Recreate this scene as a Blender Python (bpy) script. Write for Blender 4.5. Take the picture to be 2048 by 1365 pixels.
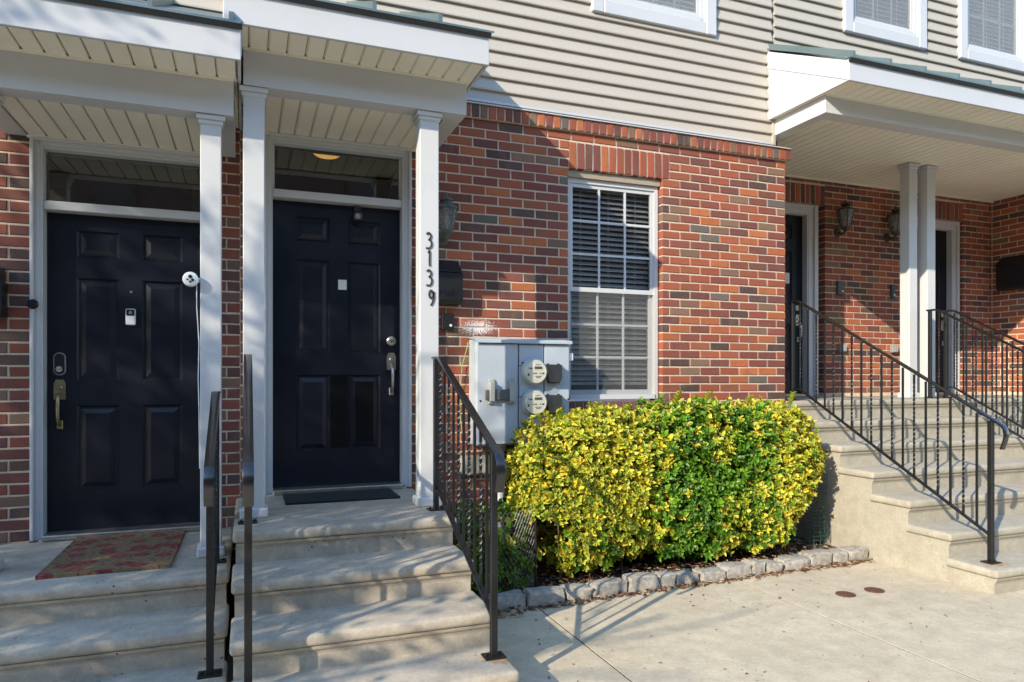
import bpy, bmesh, math, random
from mathutils import Vector, Matrix, noise

for o in list(bpy.data.objects): bpy.data.objects.remove(o)
SC = bpy.context.scene
COL = SC.collection
R = random.Random(11)
H = 1.45                      # eye height above the pavement; shapes below are written relative to eye level
rad = math.radians

# ------------------------------------------------------------------ camera, sky, sun, exposure
YAW = rad(20.74); FPX = 1399.0
cd = bpy.data.cameras.new('camera'); cam = bpy.data.objects.new('camera', cd); COL.objects.link(cam)
cam.location = (0, 0, H); cam.rotation_euler = (rad(90), 0, -YAW)
cd.sensor_fit = 'HORIZONTAL'; cd.sensor_width = 36; cd.lens = 36*FPX/2048; cd.shift_y = (758-682.5)/2048
cd.clip_start = .05; cd.clip_end = 2000
SC.camera = cam
AZ, EL = rad(59), rad(26)     # sunlight travels towards +X +Y and down
SUN = Vector((math.sin(AZ)*math.cos(EL), math.cos(AZ)*math.cos(EL), -math.sin(EL)))
w = bpy.data.worlds.new('World'); SC.world = w; w.use_nodes = True
nt = w.node_tree; bg = nt.nodes['Background']
sky = nt.nodes.new('ShaderNodeTexSky'); sky.sky_type = 'NISHITA'; sky.sun_disc = False
sky.sun_elevation = EL; sky.sun_rotation = math.atan2(-SUN.x, -SUN.y)
sky.air_density = 1.3; sky.dust_density = .2; sky.ozone_density = 4
nt.links.new(sky.outputs[0], bg.inputs[0]); bg.inputs[1].default_value = .15
sl = bpy.data.lights.new('sun', 'SUN'); sl.energy = 2.3; sl.angle = rad(.5); sl.color = (1, .90, .73)
so = bpy.data.objects.new('sun', sl); COL.objects.link(so); so.location = (-20, -12, 14)
so.rotation_euler = SUN.to_track_quat('-Z', 'Y').to_euler()
vs = SC.view_settings; vs.view_transform = 'Standard'; vs.look = 'None'; vs.gamma = 1; vs.exposure = 1.6
SC.render.resolution_x = 1024; SC.render.resolution_y = 682

# ------------------------------------------------------------------ materials
MATS = {}
def mk(name):
    m = bpy.data.materials.new(name); m.use_nodes = True
    return m, m.node_tree.nodes, m.node_tree.links, m.node_tree.nodes['Principled BSDF']
def N(ns, t, **k):
    n = ns.new(t)
    for a, v in k.items():
        if a.startswith('i_'): n.inputs[a[2:].replace('_', ' ')].default_value = v
        else: setattr(n, a, v)
    return n
def noise_n(ns, ls, pos, scale, detail=4, rough=.6, stretch=None):
    n = N(ns, 'ShaderNodeTexNoise'); n.inputs['Scale'].default_value = scale; n.inputs['Detail'].default_value = detail
    n.inputs['Roughness'].default_value = rough
    if stretch:
        v = N(ns, 'ShaderNodeVectorMath', operation='MULTIPLY'); v.inputs[1].default_value = stretch
        ls.new(pos, v.inputs[0]); ls.new(v.outputs[0], n.inputs['Vector'])
    else: ls.new(pos, n.inputs['Vector'])
    return n.outputs['Fac']
def ramp(ns, ls, fac, a, b, ca, cb):
    r = N(ns, 'ShaderNodeValToRGB'); e = r.color_ramp.elements
    e[0].position = a; e[1].position = b; e[0].color = (*ca, 1); e[1].color = (*cb, 1)
    ls.new(fac, r.inputs[0]); return r.outputs[0]
def mixc(ns, ls, fac, a, b, mode='MIX'):
    m = N(ns, 'ShaderNodeMix', data_type='RGBA', blend_type=mode)
    for s, v in ((m.inputs[0], fac), (m.inputs[6], a), (m.inputs[7], b)):
        if isinstance(v, (int, float)): s.default_value = v
        elif isinstance(v, tuple): s.default_value = (*v, 1)
        else: ls.new(v, s)
    return m.outputs[2]
def bump(ns, ls, bs, h, strength, dist=.004):
    b = N(ns, 'ShaderNodeBump'); b.inputs['Strength'].default_value = strength; b.inputs['Distance'].default_value = dist
    ls.new(h, b.inputs['Height']); ls.new(b.outputs[0], bs.inputs['Normal'])
def plain(name, col, rough=.5, var=.08, scale=3., metal=0., bmp=.0, bscale=90., dirt=None, dirt_amt=.35, dirt_scale=1.6, stretch=None, spec=.5):
    m, ns, ls, bs = mk(name)
    pos = N(ns, 'ShaderNodeNewGeometry').outputs['Position']
    f = noise_n(ns, ls, pos, scale, 5, .6, stretch)
    c = ramp(ns, ls, f, .3, .7, tuple(x*(1-var) for x in col), tuple(min(1, x*(1+var)) for x in col))
    if dirt:
        g = noise_n(ns, ls, pos, dirt_scale, 8, .7)
        q = N(ns, 'ShaderNodeMapRange'); q.inputs[1].default_value = .5; q.inputs[2].default_value = .78; q.inputs[4].default_value = dirt_amt
        ls.new(g, q.inputs[0]); c = mixc(ns, ls, q.outputs[0], c, dirt)
    ls.new(c, bs.inputs['Base Color'])
    rr = N(ns, 'ShaderNodeMapRange'); rr.inputs[3].default_value = max(.02, rough-.08); rr.inputs[4].default_value = min(1, rough+.08)
    ls.new(f, rr.inputs[0]); ls.new(rr.outputs[0], bs.inputs['Roughness'])
    bs.inputs['Metallic'].default_value = metal; bs.inputs['Specular IOR Level'].default_value = spec
    if bmp: bump(ns, ls, bs, noise_n(ns, ls, pos, bscale, 3), bmp)
    MATS[name] = m; return m
plain('white_trim', (.54, .54, .535), .45, .03, 2, dirt=(.36, .34, .29), dirt_amt=.28, dirt_scale=4)
plain('white_metal', (.52, .52, .52), .4, .02, 2, dirt=(.36, .35, .32), dirt_amt=.22, dirt_scale=3)
plain('vinyl_cream', (.84, .78, .64), .5, .04, 2, dirt=(.5, .46, .38), dirt_amt=.25)
plain('siding_vinyl', (.435, .388, .328), .55, .04, 1.2, bmp=.15, bscale=140, dirt=(.44, .38, .30), dirt_amt=.3, stretch=(.4, 1, 6))
plain('siding_grey', (.43, .385, .32), .55, .04, 1.2, bmp=.15, bscale=140, dirt=(.40, .36, .30), dirt_amt=.3, stretch=(.4, 1, 6))
plain('roof_edge', (.030, .034, .038), .5, .1)
plain('roof_metal', (.12, .165, .17), .4, .1, 3, metal=.2)
plain('door_paint', (.0085, .0105, .0175), .32, .2, 4, bmp=.05, bscale=220, spec=.28, dirt=(.028, .029, .034), dirt_amt=.5, dirt_scale=2.6)
plain('iron', (.0055, .0055, .006), .48, .2, 12, bmp=.12, bscale=60, dirt=(.02, .014, .01), dirt_amt=.2, dirt_scale=6)
plain('rail_iron', (.009, .009, .0095), .24, .15, 12, bmp=.05, bscale=40, spec=.9)
plain('nickel', (.52, .48, .41), .33, .15, 20, metal=.9)
plain('brass', (.34, .28, .16), .38, .2, 20, metal=.9)
plain('black_plastic', (.012, .012, .013), .35, .1)
plain('hood_grey', (.035, .036, .038), .45, .15)
plain('grey_plastic', (.25, .25, .25), .45, .1)
plain('white_plastic', (.78, .78, .77), .35, .02)
plain('meter_grey', (.41, .455, .50), .42, .05, 4, dirt=(.36, .38, .40), dirt_amt=.3, dirt_scale=3)
plain('meter_face', (.74, .70, .58), .3, .06, 8)
plain('bracket_grey', (.36, .36, .33), .5, .1, 10)
plain('latch_dark', (.10, .095, .09), .5, .15, 12)
plain('lcd', (.10, .11, .075), .2, .05)
plain('cream_plastic', (.52, .48, .36), .5, .06)
plain('verdigris', (.085, .095, .078), .55, .3, 14, bmp=.2)
plain('bronze', (.035, .027, .018), .5, .3, 14)
plain('rust_iron', (.11, .045, .022), .8, .35, 40, bmp=.3)
plain('mat_black', (.012, .012, .013), .95, .3, 60, bmp=.6, bscale=300)
plain('black_film', (.0022, .0022, .0024), .6, .1, spec=.15)
plain('paper', (.72, .69, .60), .8, .03)
plain('granite', (.33, .30, .25), .85, .35, 30, bmp=1., bscale=45, dirt=(.17, .155, .13), dirt_amt=.6, dirt_scale=9)
plain('soil', (.055, .038, .026), .95, .5, 25, bmp=1, bscale=60)
plain('asphalt', (.05, .05, .052), .9, .2, 20, bmp=.4)
plain('bark', (.10, .075, .055), .9, .3, 18, bmp=.8, bscale=50)
plain('twig', (.13, .095, .065), .9, .3, 18)
plain('room_wall', (.16, .145, .125), .9, .05)
plain('room_dark', (.03, .03, .03), .9, .05)
plain('blind', (.86, .85, .81), .5, .04)
plain('mortar', (.59, .47, .35), .95, .14, 30, bmp=.5, bscale=160, dirt=(.48, .38, .28), dirt_amt=.4, dirt_scale=4)
plain('wire', (.22, .21, .20), .45, .2, metal=.8)
plain('green_net', (.02, .085, .055), .5, .2)
plain('wire_green', (.25, .34, .12), .5, .1)
plain('digit', (.035, .034, .033), .5, .3, 60)
plain('lintel', (.33, .27, .20), .7, .1)
plain('caulk', (.62, .60, .55), .6, .06)
plain('far_brick', (.11, .055, .042), .9, .3, 4)
plain('far_glass', (.07, .045, .04), .6, .1)
plain('tree_leaf', (.07, .09, .025), .7, .4, 3)

def blot(ns, ls, pos, c, at, size, col, scale, thr):
    """a speckled stain of its own shape round one spot"""
    a = N(ns, 'ShaderNodeVectorMath', operation='SUBTRACT'); a.inputs[1].default_value = (at[0], at[1], at[2]+H); ls.new(pos, a.inputs[0])
    d = N(ns, 'ShaderNodeVectorMath', operation='DIVIDE'); d.inputs[1].default_value = size; ls.new(a.outputs[0], d.inputs[0])
    l = N(ns, 'ShaderNodeVectorMath', operation='LENGTH'); ls.new(d.outputs[0], l.inputs[0])
    n = noise_n(ns, ls, pos, scale, 3, .6)
    k = N(ns, 'ShaderNodeMath', operation='MULTIPLY_ADD'); k.inputs[1].default_value = -.28; ls.new(l.outputs['Value'], k.inputs[0]); ls.new(n, k.inputs[2])
    q = N(ns, 'ShaderNodeMapRange'); q.inputs[1].default_value = thr-.24; q.inputs[2].default_value = thr-.12; q.inputs[4].default_value = .9; ls.new(k.outputs[0], q.inputs[0])
    return mixc(ns, ls, q.outputs[0], c, col)
def concrete(name, base, dark, pits=.0, stain=None):
    m, ns, ls, bs = mk(name); pos = N(ns, 'ShaderNodeNewGeometry').outputs['Position']
    f = noise_n(ns, ls, pos, 1.7, 8, .65); f2 = noise_n(ns, ls, pos, 55, 4, .7); f3 = noise_n(ns, ls, pos, 9, 6, .7)
    c = ramp(ns, ls, f, .32, .68, dark, base)
    c = mixc(ns, ls, .35, c, ramp(ns, ls, f3, .35, .65, tuple(x*.7 for x in dark), tuple(min(1, x*1.12) for x in base)))
    c = mixc(ns, ls, .45, c, ramp(ns, ls, f2, .3, .7, (.55, .55, .55), (1, 1, 1)), 'MULTIPLY')
    v = N(ns, 'ShaderNodeTexVoronoi'); v.inputs['Scale'].default_value = 19; ls.new(pos, v.inputs['Vector'])
    t = N(ns, 'ShaderNodeMapRange'); t.inputs[1].default_value = .07; t.inputs[2].default_value = .12; t.inputs[3].default_value = 1; t.inputs[4].default_value = 0
    ls.new(v.outputs['Distance'], t.inputs[0])
    g = N(ns, 'ShaderNodeMath', operation='GREATER_THAN'); g.inputs[1].default_value = .56; ls.new(noise_n(ns, ls, pos, 5, 2), g.inputs[0])
    k = N(ns, 'ShaderNodeMath', operation='MULTIPLY'); ls.new(t.outputs[0], k.inputs[0]); ls.new(g.outputs[0], k.inputs[1])
    k2 = N(ns, 'ShaderNodeMath', operation='MULTIPLY'); ls.new(k.outputs[0], k2.inputs[0]); k2.inputs[1].default_value = pits
    c = mixc(ns, ls, k2.outputs[0], c, (.05, .045, .04))
    if stain:
        q = N(ns, 'ShaderNodeMapRange'); q.inputs[1].default_value = .52; q.inputs[2].default_value = .7; q.inputs[4].default_value = .65
        ls.new(noise_n(ns, ls, pos, 2.3, 7, .75, (1, 1, .35)), q.inputs[0]); c = mixc(ns, ls, q.outputs[0], c, stain)
    if name != 'pavement':
        for at in ((1.09, 3.03, -1.285), (4.66, 3.22, -1.235)): c = blot(ns, ls, pos, c, at, (.09, .07, .05), (.34, .19, .08), 30, .48)
    ls.new(c, bs.inputs['Base Color']); bs.inputs['Roughness'].default_value = .88
    hh = N(ns, 'ShaderNodeMath', operation='SUBTRACT'); ls.new(f2, hh.inputs[0]); ls.new(k2.outputs[0], hh.inputs[1])
    bump(ns, ls, bs, hh.outputs[0], .35, .006)
    MATS[name] = m
concrete('pavement', (.64, .54, .385), (.51, .425, .295), .8, (.43, .355, .245))
concrete('step_concrete', (.53, .45, .345), (.37, .315, .24), 1.0, (.20, .17, .135))
concrete('stair_concrete', (.455, .405, .315), (.37, .33, .255), .35, (.30, .27, .21))

def brick_mat(name, attr):
    m, ns, ls, bs = mk(name); pos = N(ns, 'ShaderNodeNewGeometry').outputs['Position']
    if attr: base = N(ns, 'ShaderNodeVertexColor', layer_name='col').outputs['Color']
    else: base = N(ns, 'ShaderNodeObjectInfo').outputs['Color']
    big = noise_n(ns, ls, pos, 13, 3, .6, (1, 1, .7)); fine = noise_n(ns, ls, pos, 150, 3, .7)
    c = mixc(ns, ls, ramp(ns, ls, big, .5, .72, (0, 0, 0), (.55, .55, .55)), base, (.20, .115, .08))
    c = mixc(ns, ls, .65, c, ramp(ns, ls, fine, .28, .72, (.45, .42, .42), (1.0, 1.0, 1.0)), 'MULTIPLY')
    c = blot(ns, ls, pos, c, (1.62, 5.0, .385), (.15, 9, .06), (.75, .73, .70), 110, .50)
    ls.new(c, bs.inputs['Base Color']); bs.inputs['Roughness'].default_value = .85
    bump(ns, ls, bs, fine, .45, .003); MATS[name] = m
brick_mat('brick_one', False); brick_mat('brick_many', True)

def leaf_mat(name, rough=.38):
    m, ns, ls, bs = mk(name)
    c = N(ns, 'ShaderNodeVertexColor', layer_name='col').outputs['Color']
    ls.new(c, bs.inputs['Base Color']); bs.inputs['Roughness'].default_value = rough; bs.inputs['Specular IOR Level'].default_value = .4
    tr = N(ns, 'ShaderNodeBsdfTranslucent'); ls.new(c, tr.inputs[0])
    mx = N(ns, 'ShaderNodeMixShader'); mx.inputs[0].default_value = .22
    out = ns['Material Output']; ls.new(bs.outputs[0], mx.inputs[1]); ls.new(tr.outputs[0], mx.inputs[2]); ls.new(mx.outputs[0], out.inputs[0])
    MATS[name] = m
leaf_mat('leaf'); leaf_mat('dry_leaf', .8)

def glass_mat(name, tint=(.9, .93, .93), refl=1.0, dirt=0.):
    m, ns, ls, bs = mk(name)
    t = N(ns, 'ShaderNodeBsdfTransparent'); t.inputs[0].default_value = (*tint, 1)
    g = N(ns, 'ShaderNodeBsdfGlossy'); g.inputs['Roughness'].default_value = .01
    fr = N(ns, 'ShaderNodeFresnel'); fr.inputs[0].default_value = 1.7
    k = N(ns, 'ShaderNodeMath', operation='MULTIPLY'); k.inputs[1].default_value = refl; ls.new(fr.outputs[0], k.inputs[0])
    mx = N(ns, 'ShaderNodeMixShader'); ls.new(k.outputs[0], mx.inputs[0]); ls.new(t.outputs[0], mx.inputs[1]); ls.new(g.outputs[0], mx.inputs[2])
    last = mx.outputs[0]
    if dirt:
        d = N(ns, 'ShaderNodeBsdfDiffuse'); d.inputs[0].default_value = (.45, .45, .44, 1)
        pos = N(ns, 'ShaderNodeNewGeometry').outputs['Position']
        q = N(ns, 'ShaderNodeMapRange'); q.inputs[1].default_value = .3; q.inputs[2].default_value = .7; q.inputs[3].default_value = dirt*.5; q.inputs[4].default_value = dirt
        ls.new(noise_n(ns, ls, pos, 30, 6, .8), q.inputs[0])
        m2 = N(ns, 'ShaderNodeMixShader'); ls.new(q.outputs[0], m2.inputs[0]); ls.new(last, m2.inputs[1]); ls.new(d.outputs[0], m2.inputs[2]); last = m2.outputs[0]
    ls.new(last, ns['Material Output'].inputs[0]); MATS[name] = m
glass_mat('glass', (.97, .98, .98), .8); glass_mat('glass_dark', (.6, .62, .58), 2.2); glass_mat('lantern_glass', (.62, .64, .58), 1, .45)
glass_mat('insect_screen', (.93, .93, .93), .0, .10); glass_mat('dusty_glass', (.9, .9, .88), .25, .34); glass_mat('meter_glass', (.98, .98, .98), .35)
def emit(name, col, s):
    m, ns, ls, bs = mk(name); bs.inputs['Emission Color'].default_value = (*col, 1); bs.inputs['Emission Strength'].default_value = s
    bs.inputs['Base Color'].default_value = (*col, 1); MATS[name] = m
emit('lamp_glow', (1, .52, .14), .62)
def mat_floral():
    m, ns, ls, bs = mk('floral_coir'); pos = N(ns, 'ShaderNodeNewGeometry').outputs['Position']
    fine = noise_n(ns, ls, pos, 260, 2, .8)
    c = ramp(ns, ls, fine, .3, .7, (.16, .10, .045), (.34, .23, .11))
    wv = N(ns, 'ShaderNodeVectorMath', operation='ADD'); nn = N(ns, 'ShaderNodeTexNoise'); nn.inputs['Scale'].default_value = 38; ls.new(pos, nn.inputs['Vector'])
    sc = N(ns, 'ShaderNodeVectorMath', operation='SCALE'); sc.inputs['Scale'].default_value = .05; ls.new(nn.outputs['Color'], sc.inputs[0])
    ls.new(pos, wv.inputs[0]); ls.new(sc.outputs[0], wv.inputs[1])
    for scale, thr, col in ((7.5, .36, (.24, .018, .022)), (7.5, .12, (.42, .10, .09)), (22, .20, (.26, .03, .03)), (17, .13, (.03, .045, .018))):
        v = N(ns, 'ShaderNodeTexVoronoi', voronoi_dimensions='2D'); v.inputs['Scale'].default_value = scale; ls.new(wv.outputs[0], v.inputs['Vector'])
        q = N(ns, 'ShaderNodeMapRange'); q.inputs[1].default_value = thr; q.inputs[2].default_value = thr*.8; q.inputs[4].default_value = .85
        ls.new(v.outputs['Distance'], q.inputs[0]); c = mixc(ns, ls, q.outputs[0], c, col)
    c = mixc(ns, ls, .5, c, ramp(ns, ls, fine, .3, .7, (.5, .5, .5), (1, 1, 1)), 'MULTIPLY')
    ls.new(c, bs.inputs['Base Color']); bs.inputs['Roughness'].default_value = .95
    bump(ns, ls, bs, fine, .8, .006); MATS['floral_coir'] = m
mat_floral()

# ------------------------------------------------------------------ builders
def wl(o):
    v = Vector((0, 0, 0))
    while o: v += o.location; o = o.parent
    return v
class B:
    def __init__(s): s.v = []; s.f = []; s.c = []; s.smooth = False
    def add(s, vs, fs, cs=None):
        k = len(s.v); s.v += [tuple(p) for p in vs]; s.f += [tuple(i+k for i in f) for f in fs]
        if cs: s.c += cs
        return s
    def box(s, x0, x1, y0, y1, z0, z1, bev=0, seg=1):
        if x0 > x1: x0, x1 = x1, x0
        if y0 > y1: y0, y1 = y1, y0
        if z0 > z1: z0, z1 = z1, z0
        vs = [(x, y, z) for x in (x0, x1) for y in (y0, y1) for z in (z0, z1)]
        fs = [(0, 1, 3, 2), (4, 6, 7, 5), (0, 4, 5, 1), (2, 3, 7, 6), (0, 2, 6, 4), (1, 5, 7, 3)]
        if not bev: return s.add(vs, fs)
        bm = bmesh.new(); q = [bm.verts.new(v) for v in vs]
        for f in fs: bm.faces.new([q[i] for i in f])
        bmesh.ops.bevel(bm, geom=bm.edges[:], offset=bev, segments=seg, profile=.5, affect='EDGES', clamp_overlap=True)
        return s.bm(bm)
    def bm(s, bm):
        bm.verts.index_update(); s.add([tuple(v.co) for v in bm.verts], [[v.index for v in f.verts] for f in bm.faces]); bm.free(); return s
    def prism(s, poly, axis, a, b):          # poly: 2-D points; axis 'x': (y,z); 'y': (x,z); 'z': (x,y)
        n = len(poly)
        def P(p, t): return (t, p[0], p[1]) if axis == 'x' else ((p[0], t, p[1]) if axis == 'y' else (p[0], p[1], t))
        vs = [P(p, a) for p in poly]+[P(p, b) for p in poly]
        fs = [tuple(range(n)), tuple(range(2*n-1, n-1, -1))]+[(i, i+n, (i+1) % n+n, (i+1) % n) for i in range(n)]
        return s.add(vs, fs)
    def sweep(s, path, prof, up=Vector((1, 0, 0))):   # profile (a along 'up', b along path normal)
        n = len(prof); vs = []; path = [Vector(p) for p in path]
        for i, p in enumerate(path):
            t = (path[min(i+1, len(path)-1)]-path[max(i-1, 0)]).normalized(); nn = t.cross(up).normalized(); u = nn.cross(t)
            vs += [p+u*a+nn*b for a, b in prof]
        fs = [tuple(range(n-1, -1, -1)), tuple(range((len(path)-1)*n, len(path)*n))]
        for i in range(len(path)-1):
            for j in range(n): fs.append((i*n+j, i*n+(j+1) % n, (i+1)*n+(j+1) % n, (i+1)*n+j))
        return s.add(vs, fs)
    def tube(s, path, r, n=8, r2=None):
        path = [Vector(p) for p in path]; vs = []; m = len(path)
        ref = Vector((0, 0, 1)) if abs((path[-1]-path[0]).normalized().z) < .9 else Vector((1, 0, 0))
        for i, p in enumerate(path):
            t = (path[min(i+1, m-1)]-path[max(i-1, 0)]).normalized(); a = t.cross(ref).normalized(); b = t.cross(a)
            q = r if r2 is None else r+(r2-r)*i/(m-1)
            vs += [p+(a*math.cos(k*2*math.pi/n)+b*math.sin(k*2*math.pi/n))*q for k in range(n)]
        fs = [tuple(range(n)), tuple(range(m*n-1, (m-1)*n-1, -1))]
        for i in range(m-1):
            for j in range(n): fs.append((i*n+j, (i+1)*n+j, (i+1)*n+(j+1) % n, i*n+(j+1) % n))
        return s.add(vs, fs)
    def lathe(s, prof, c, axis='z', n=24):        # prof (r,h) list
        vs = []; fs = []
        for r, h in prof:
            for k in range(n):
                a = 2*math.pi*k/n; x, y = r*math.cos(a), r*math.sin(a)
                vs.append((c[0]+x, c[1]+y, c[2]+h) if axis == 'z' else ((c[0]+x, c[1]-h, c[2]+y) if axis == 'y' else (c[0]-h, c[1]+x, c[2]+y)))
        for i in range(len(prof)-1):
            for k in range(n): fs.append((i*n+k, i*n+(k+1) % n, (i+1)*n+(k+1) % n, (i+1)*n+k))
        fs += [tuple(range(n-1, -1, -1)), tuple(range((len(prof)-1)*n, len(prof)*n))]
        return s.add(vs, fs)
    def build(s, name, mat, parent=None, smooth=False, loc=None, normals=True):
        me = bpy.data.meshes.new(name); off = wl(parent) if parent else Vector((0, 0, 0))
        lo = Vector(loc)+Vector((0, 0, H)) if loc is not None else (off if parent else Vector((0, 0, H)))
        if not s.v: s.box(0, .01, 0, .01, 0, .01)
        me.from_pydata([(x-lo.x, y-lo.y, z+H-lo.z) for x, y, z in s.v], [], s.f)
        if normals and len(s.v) < 60000 and not s.c:
            bm = bmesh.new(); bm.from_mesh(me); bmesh.ops.recalc_face_normals(bm, faces=bm.faces[:]); bm.to_mesh(me); bm.free()
        if s.c:
            ca = me.color_attributes.new('col', 'FLOAT_COLOR', 'POINT')
            ca.data.foreach_set('color', [q for c in s.c for q in (*c, 1)])
        if smooth or s.smooth:
            me.polygons.foreach_set('use_smooth', [True]*len(me.polygons))
        me.materials.append(MATS[mat]); me.update()
        o = bpy.data.objects.new(name, me); COL.objects.link(o); o.parent = parent; o.location = lo-off
        return o
def auto(o, ang=40):
    o.data.polygons.foreach_set('use_smooth', [True]*len(o.data.polygons)); o.data.set_sharp_from_angle(angle=rad(ang)); return o
def tag(o, label=None, cat=None, group=None, kind=None):
    if label: o['label'] = label
    if cat: o['category'] = cat
    if group: o['group'] = group
    if kind: o['kind'] = kind
    return o
def thing(name, loc, label, cat, group=None):
    o = bpy.data.objects.new(name, None); COL.objects.link(o); o.location = Vector(loc)+Vector((0, 0, H)); o.empty_display_size = .1
    return tag(o, label, cat, group)
def inst(me, name, parent, pos, rotz=0, color=None):
    o = bpy.data.objects.new(name, me); COL.objects.link(o); o.parent = parent
    o.location = Vector(pos)+Vector((0, 0, H))-wl(parent); o.rotation_euler[2] = rotz
    if color: o.color = (*color, 1)
    return o
def proj(x, y, z):
    c, s = math.cos(YAW), math.sin(YAW); zc = x*s+y*c; xc = x*c-y*s
    return 1024+FPX*xc/zc, 758-FPX*z/zc
def G(x): return -1.45+.0156*(x-1.3)         # pavement height (falls gently to the left)
WY = 5.0                                      # plane of the street-front brickwork
RY = 6.12                                     # plane of the set-back entrance wall on the right

# ------------------------------------------------------------------ ground
def sheet(name, x0, x1, y0, y1, dz, mat, n=8):
    b = B(); xs = [x0+(x1-x0)*i/n for i in range(n+1)]
    g = lambda x: G(max(-30, min(30, x)))+dz
    b.add([(x, y, g(x)) for x in xs for y in (y0, y1)], [(2*i, 2*i+2, 2*i+3, 2*i+1) for i in range(n)])
    return tag(b.build(name, mat, None, loc=(0, 0, G(0))), kind='structure')
sheet('ground', -300, 300, -300, 300, -.16, 'asphalt', 24)
sheet('road', -60, 60, -9.5, -1.2, -.13, 'asphalt', 24)
sheet('bed_soil', 1.2, 4.52, 4.15, 5.02, .02, 'soil')
pv = sheet('pavement', -30, 30, -1.0, 5.0, -.003, 'soil', 24)
def slab(x0, x1, y0, y1):
    b = B(); g = .005; ch = .001
    x0 += g; x1 -= g; y0 += g; y1 -= g
    vs = [(x0, y0, G(x0)-.06), (x1, y0, G(x1)-.06), (x1, y1, G(x1)-.06), (x0, y1, G(x0)-.06),
          (x0, y0, G(x0)-ch), (x1, y0, G(x1)-ch), (x1, y1, G(x1)-ch), (x0, y1, G(x0)-ch),
          (x0+ch, y0+ch, G(x0)), (x1-ch, y0+ch, G(x1)), (x1-ch, y1-ch, G(x1)), (x0+ch, y1-ch, G(x0))]
    fs = [(8, 9, 10, 11)]+[(a, (a+1) % 4, (a+1) % 4+4, a+4) for a in range(4)]+[(a+4, (a+1) % 4+4, (a+1) % 4+8, a+8) for a in range(4)]
    b.add(vs, fs).build('paving_slab', 'pavement', pv)
for i in range(-14, 14):
    xa = 1.715+1.505*i
    for ya, yb in ((-.8, 1.5), (1.5, 4.16)): slab(xa, xa+1.505, ya, yb)
kb = thing('kerb', (0, -.9, G(0)), 'long concrete kerb between the pavement and the road', 'kerb')
for i in range(-6, 7):
    x = 1.5*i; B().prism([(x+.005, G(x)-.3), (x+1.495, G(x+1.5)-.3), (x+1.495, G(x+1.5)+.004), (x+.005, G(x)+.004)], 'y', -1.0, -.84).build('kerb_stone', 'step_concrete', kb)

# ------------------------------------------------------------------ brickwork
BRK = [((.45, .132, .046), 18), ((.355, .094, .044), 26), ((.25, .070, .046), 26), ((.185, .062, .048), 13), ((.11, .058, .048), 9), ((.25, .14, .085), 9), ((.16, .13, .105), 2)]
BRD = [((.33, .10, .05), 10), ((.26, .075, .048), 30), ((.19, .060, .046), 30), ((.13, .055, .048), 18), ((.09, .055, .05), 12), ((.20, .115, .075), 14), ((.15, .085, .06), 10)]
BRR = [((.46, .13, .05), 16), ((.36, .095, .048), 30), ((.26, .072, .046), 26), ((.17, .062, .048), 14), ((.11, .062, .05), 8), ((.26, .15, .085), 8)]
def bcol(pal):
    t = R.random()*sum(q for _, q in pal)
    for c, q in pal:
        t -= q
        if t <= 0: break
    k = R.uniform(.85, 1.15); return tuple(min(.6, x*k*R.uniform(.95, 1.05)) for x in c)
BM = {}
def brick_verts(L, Hh, D, var):
    r = random.Random(hash((round(L, 3), var, round(Hh, 3))) & 0xffff); j = lambda: r.uniform(-.0019, .0019); ch = .0035
    out = []
    for (x, z) in ((0, 0), (L, 0), (L, Hh), (0, Hh)):
        sx = 1 if x == 0 else -1; sz = 1 if z == 0 else -1; dx, dz, dy = j(), j(), r.uniform(-.0015, .001)
        out.append(((x+sx*ch+dx, dy, z+sz*ch+dz), (x+dx, ch, z+dz), (x, D, z)))
    vs = [o[0] for o in out]+[o[1] for o in out]+[o[2] for o in out]
    fs = [(0, 1, 2, 3)]
    for a in range(4):
        b = (a+1) % 4; fs += [(a+4, b+4, b, a), (a+8, b+8, b+4, a+4)]
    return vs, fs
def brick_mesh(L, Hh, D, var):
    k = (round(L*200), round(Hh*1000), round(D*100), var)
    if k not in BM:
        me = bpy.data.meshes.new('brick'); vs, fs = brick_verts(round(L*200)/200, Hh, D, var); me.from_pydata(vs, [], fs); me.materials.append(MATS['brick_one']); BM[k] = me
    return BM[k]
CH, JT = .0712, .0122
# a brick record: (name, x, y, z, rotz, L, Hh, D)
def to_world(rec, p):
    n, x, y, z, rz, L, Hh, D = rec; c, s = math.cos(rz), math.sin(rz)
    return (x+p[0]*c-p[1]*s, y+p[0]*s+p[1]*c, z+p[2])
def courses(u0, u1, ztop, zbot, holes, phase=0., from_right=True, BL=.2025):
    out = []; k = 0
    while ztop-(k+1)*CH > zbot-.01:
        z1 = ztop-k*CH; z0 = z1-CH+JT
        off = 0 if (k % 2) else BL/2
        spans = [(u0, u1)]
        for (a, b, c, d) in holes:
            if z0 < d-.02 and z1-JT > c+.02:
                ns = []
                for (p, q) in spans:
                    if b <= p or a >= q: ns.append((p, q)); continue
                    if a > p: ns.append((p, a))
                    if b < q: ns.append((b, q))
                spans = ns
        for (p, q) in spans:
            # global bond positions, cut at the span ends
            e = (u1 if from_right else u0)
            js = []
            t = e+off*(-1 if from_right else 1)+phase
            st = math.floor((p-t)/BL)
            x = t+st*BL; cuts = [p]
            while x < q:
                if x > p+.035 and x < q-.035: cuts.append(x)
                x += BL
            cuts.append(q)
            for a, b in zip(cuts, cuts[1:]):
                aa = a if a == p else a+JT/2; bb = b if b == q else b-JT/2
                if bb-aa > .02: out.append((aa, bb, z0, z1-JT if False else z0+CH-JT))
        k += 1
    return out
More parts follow.
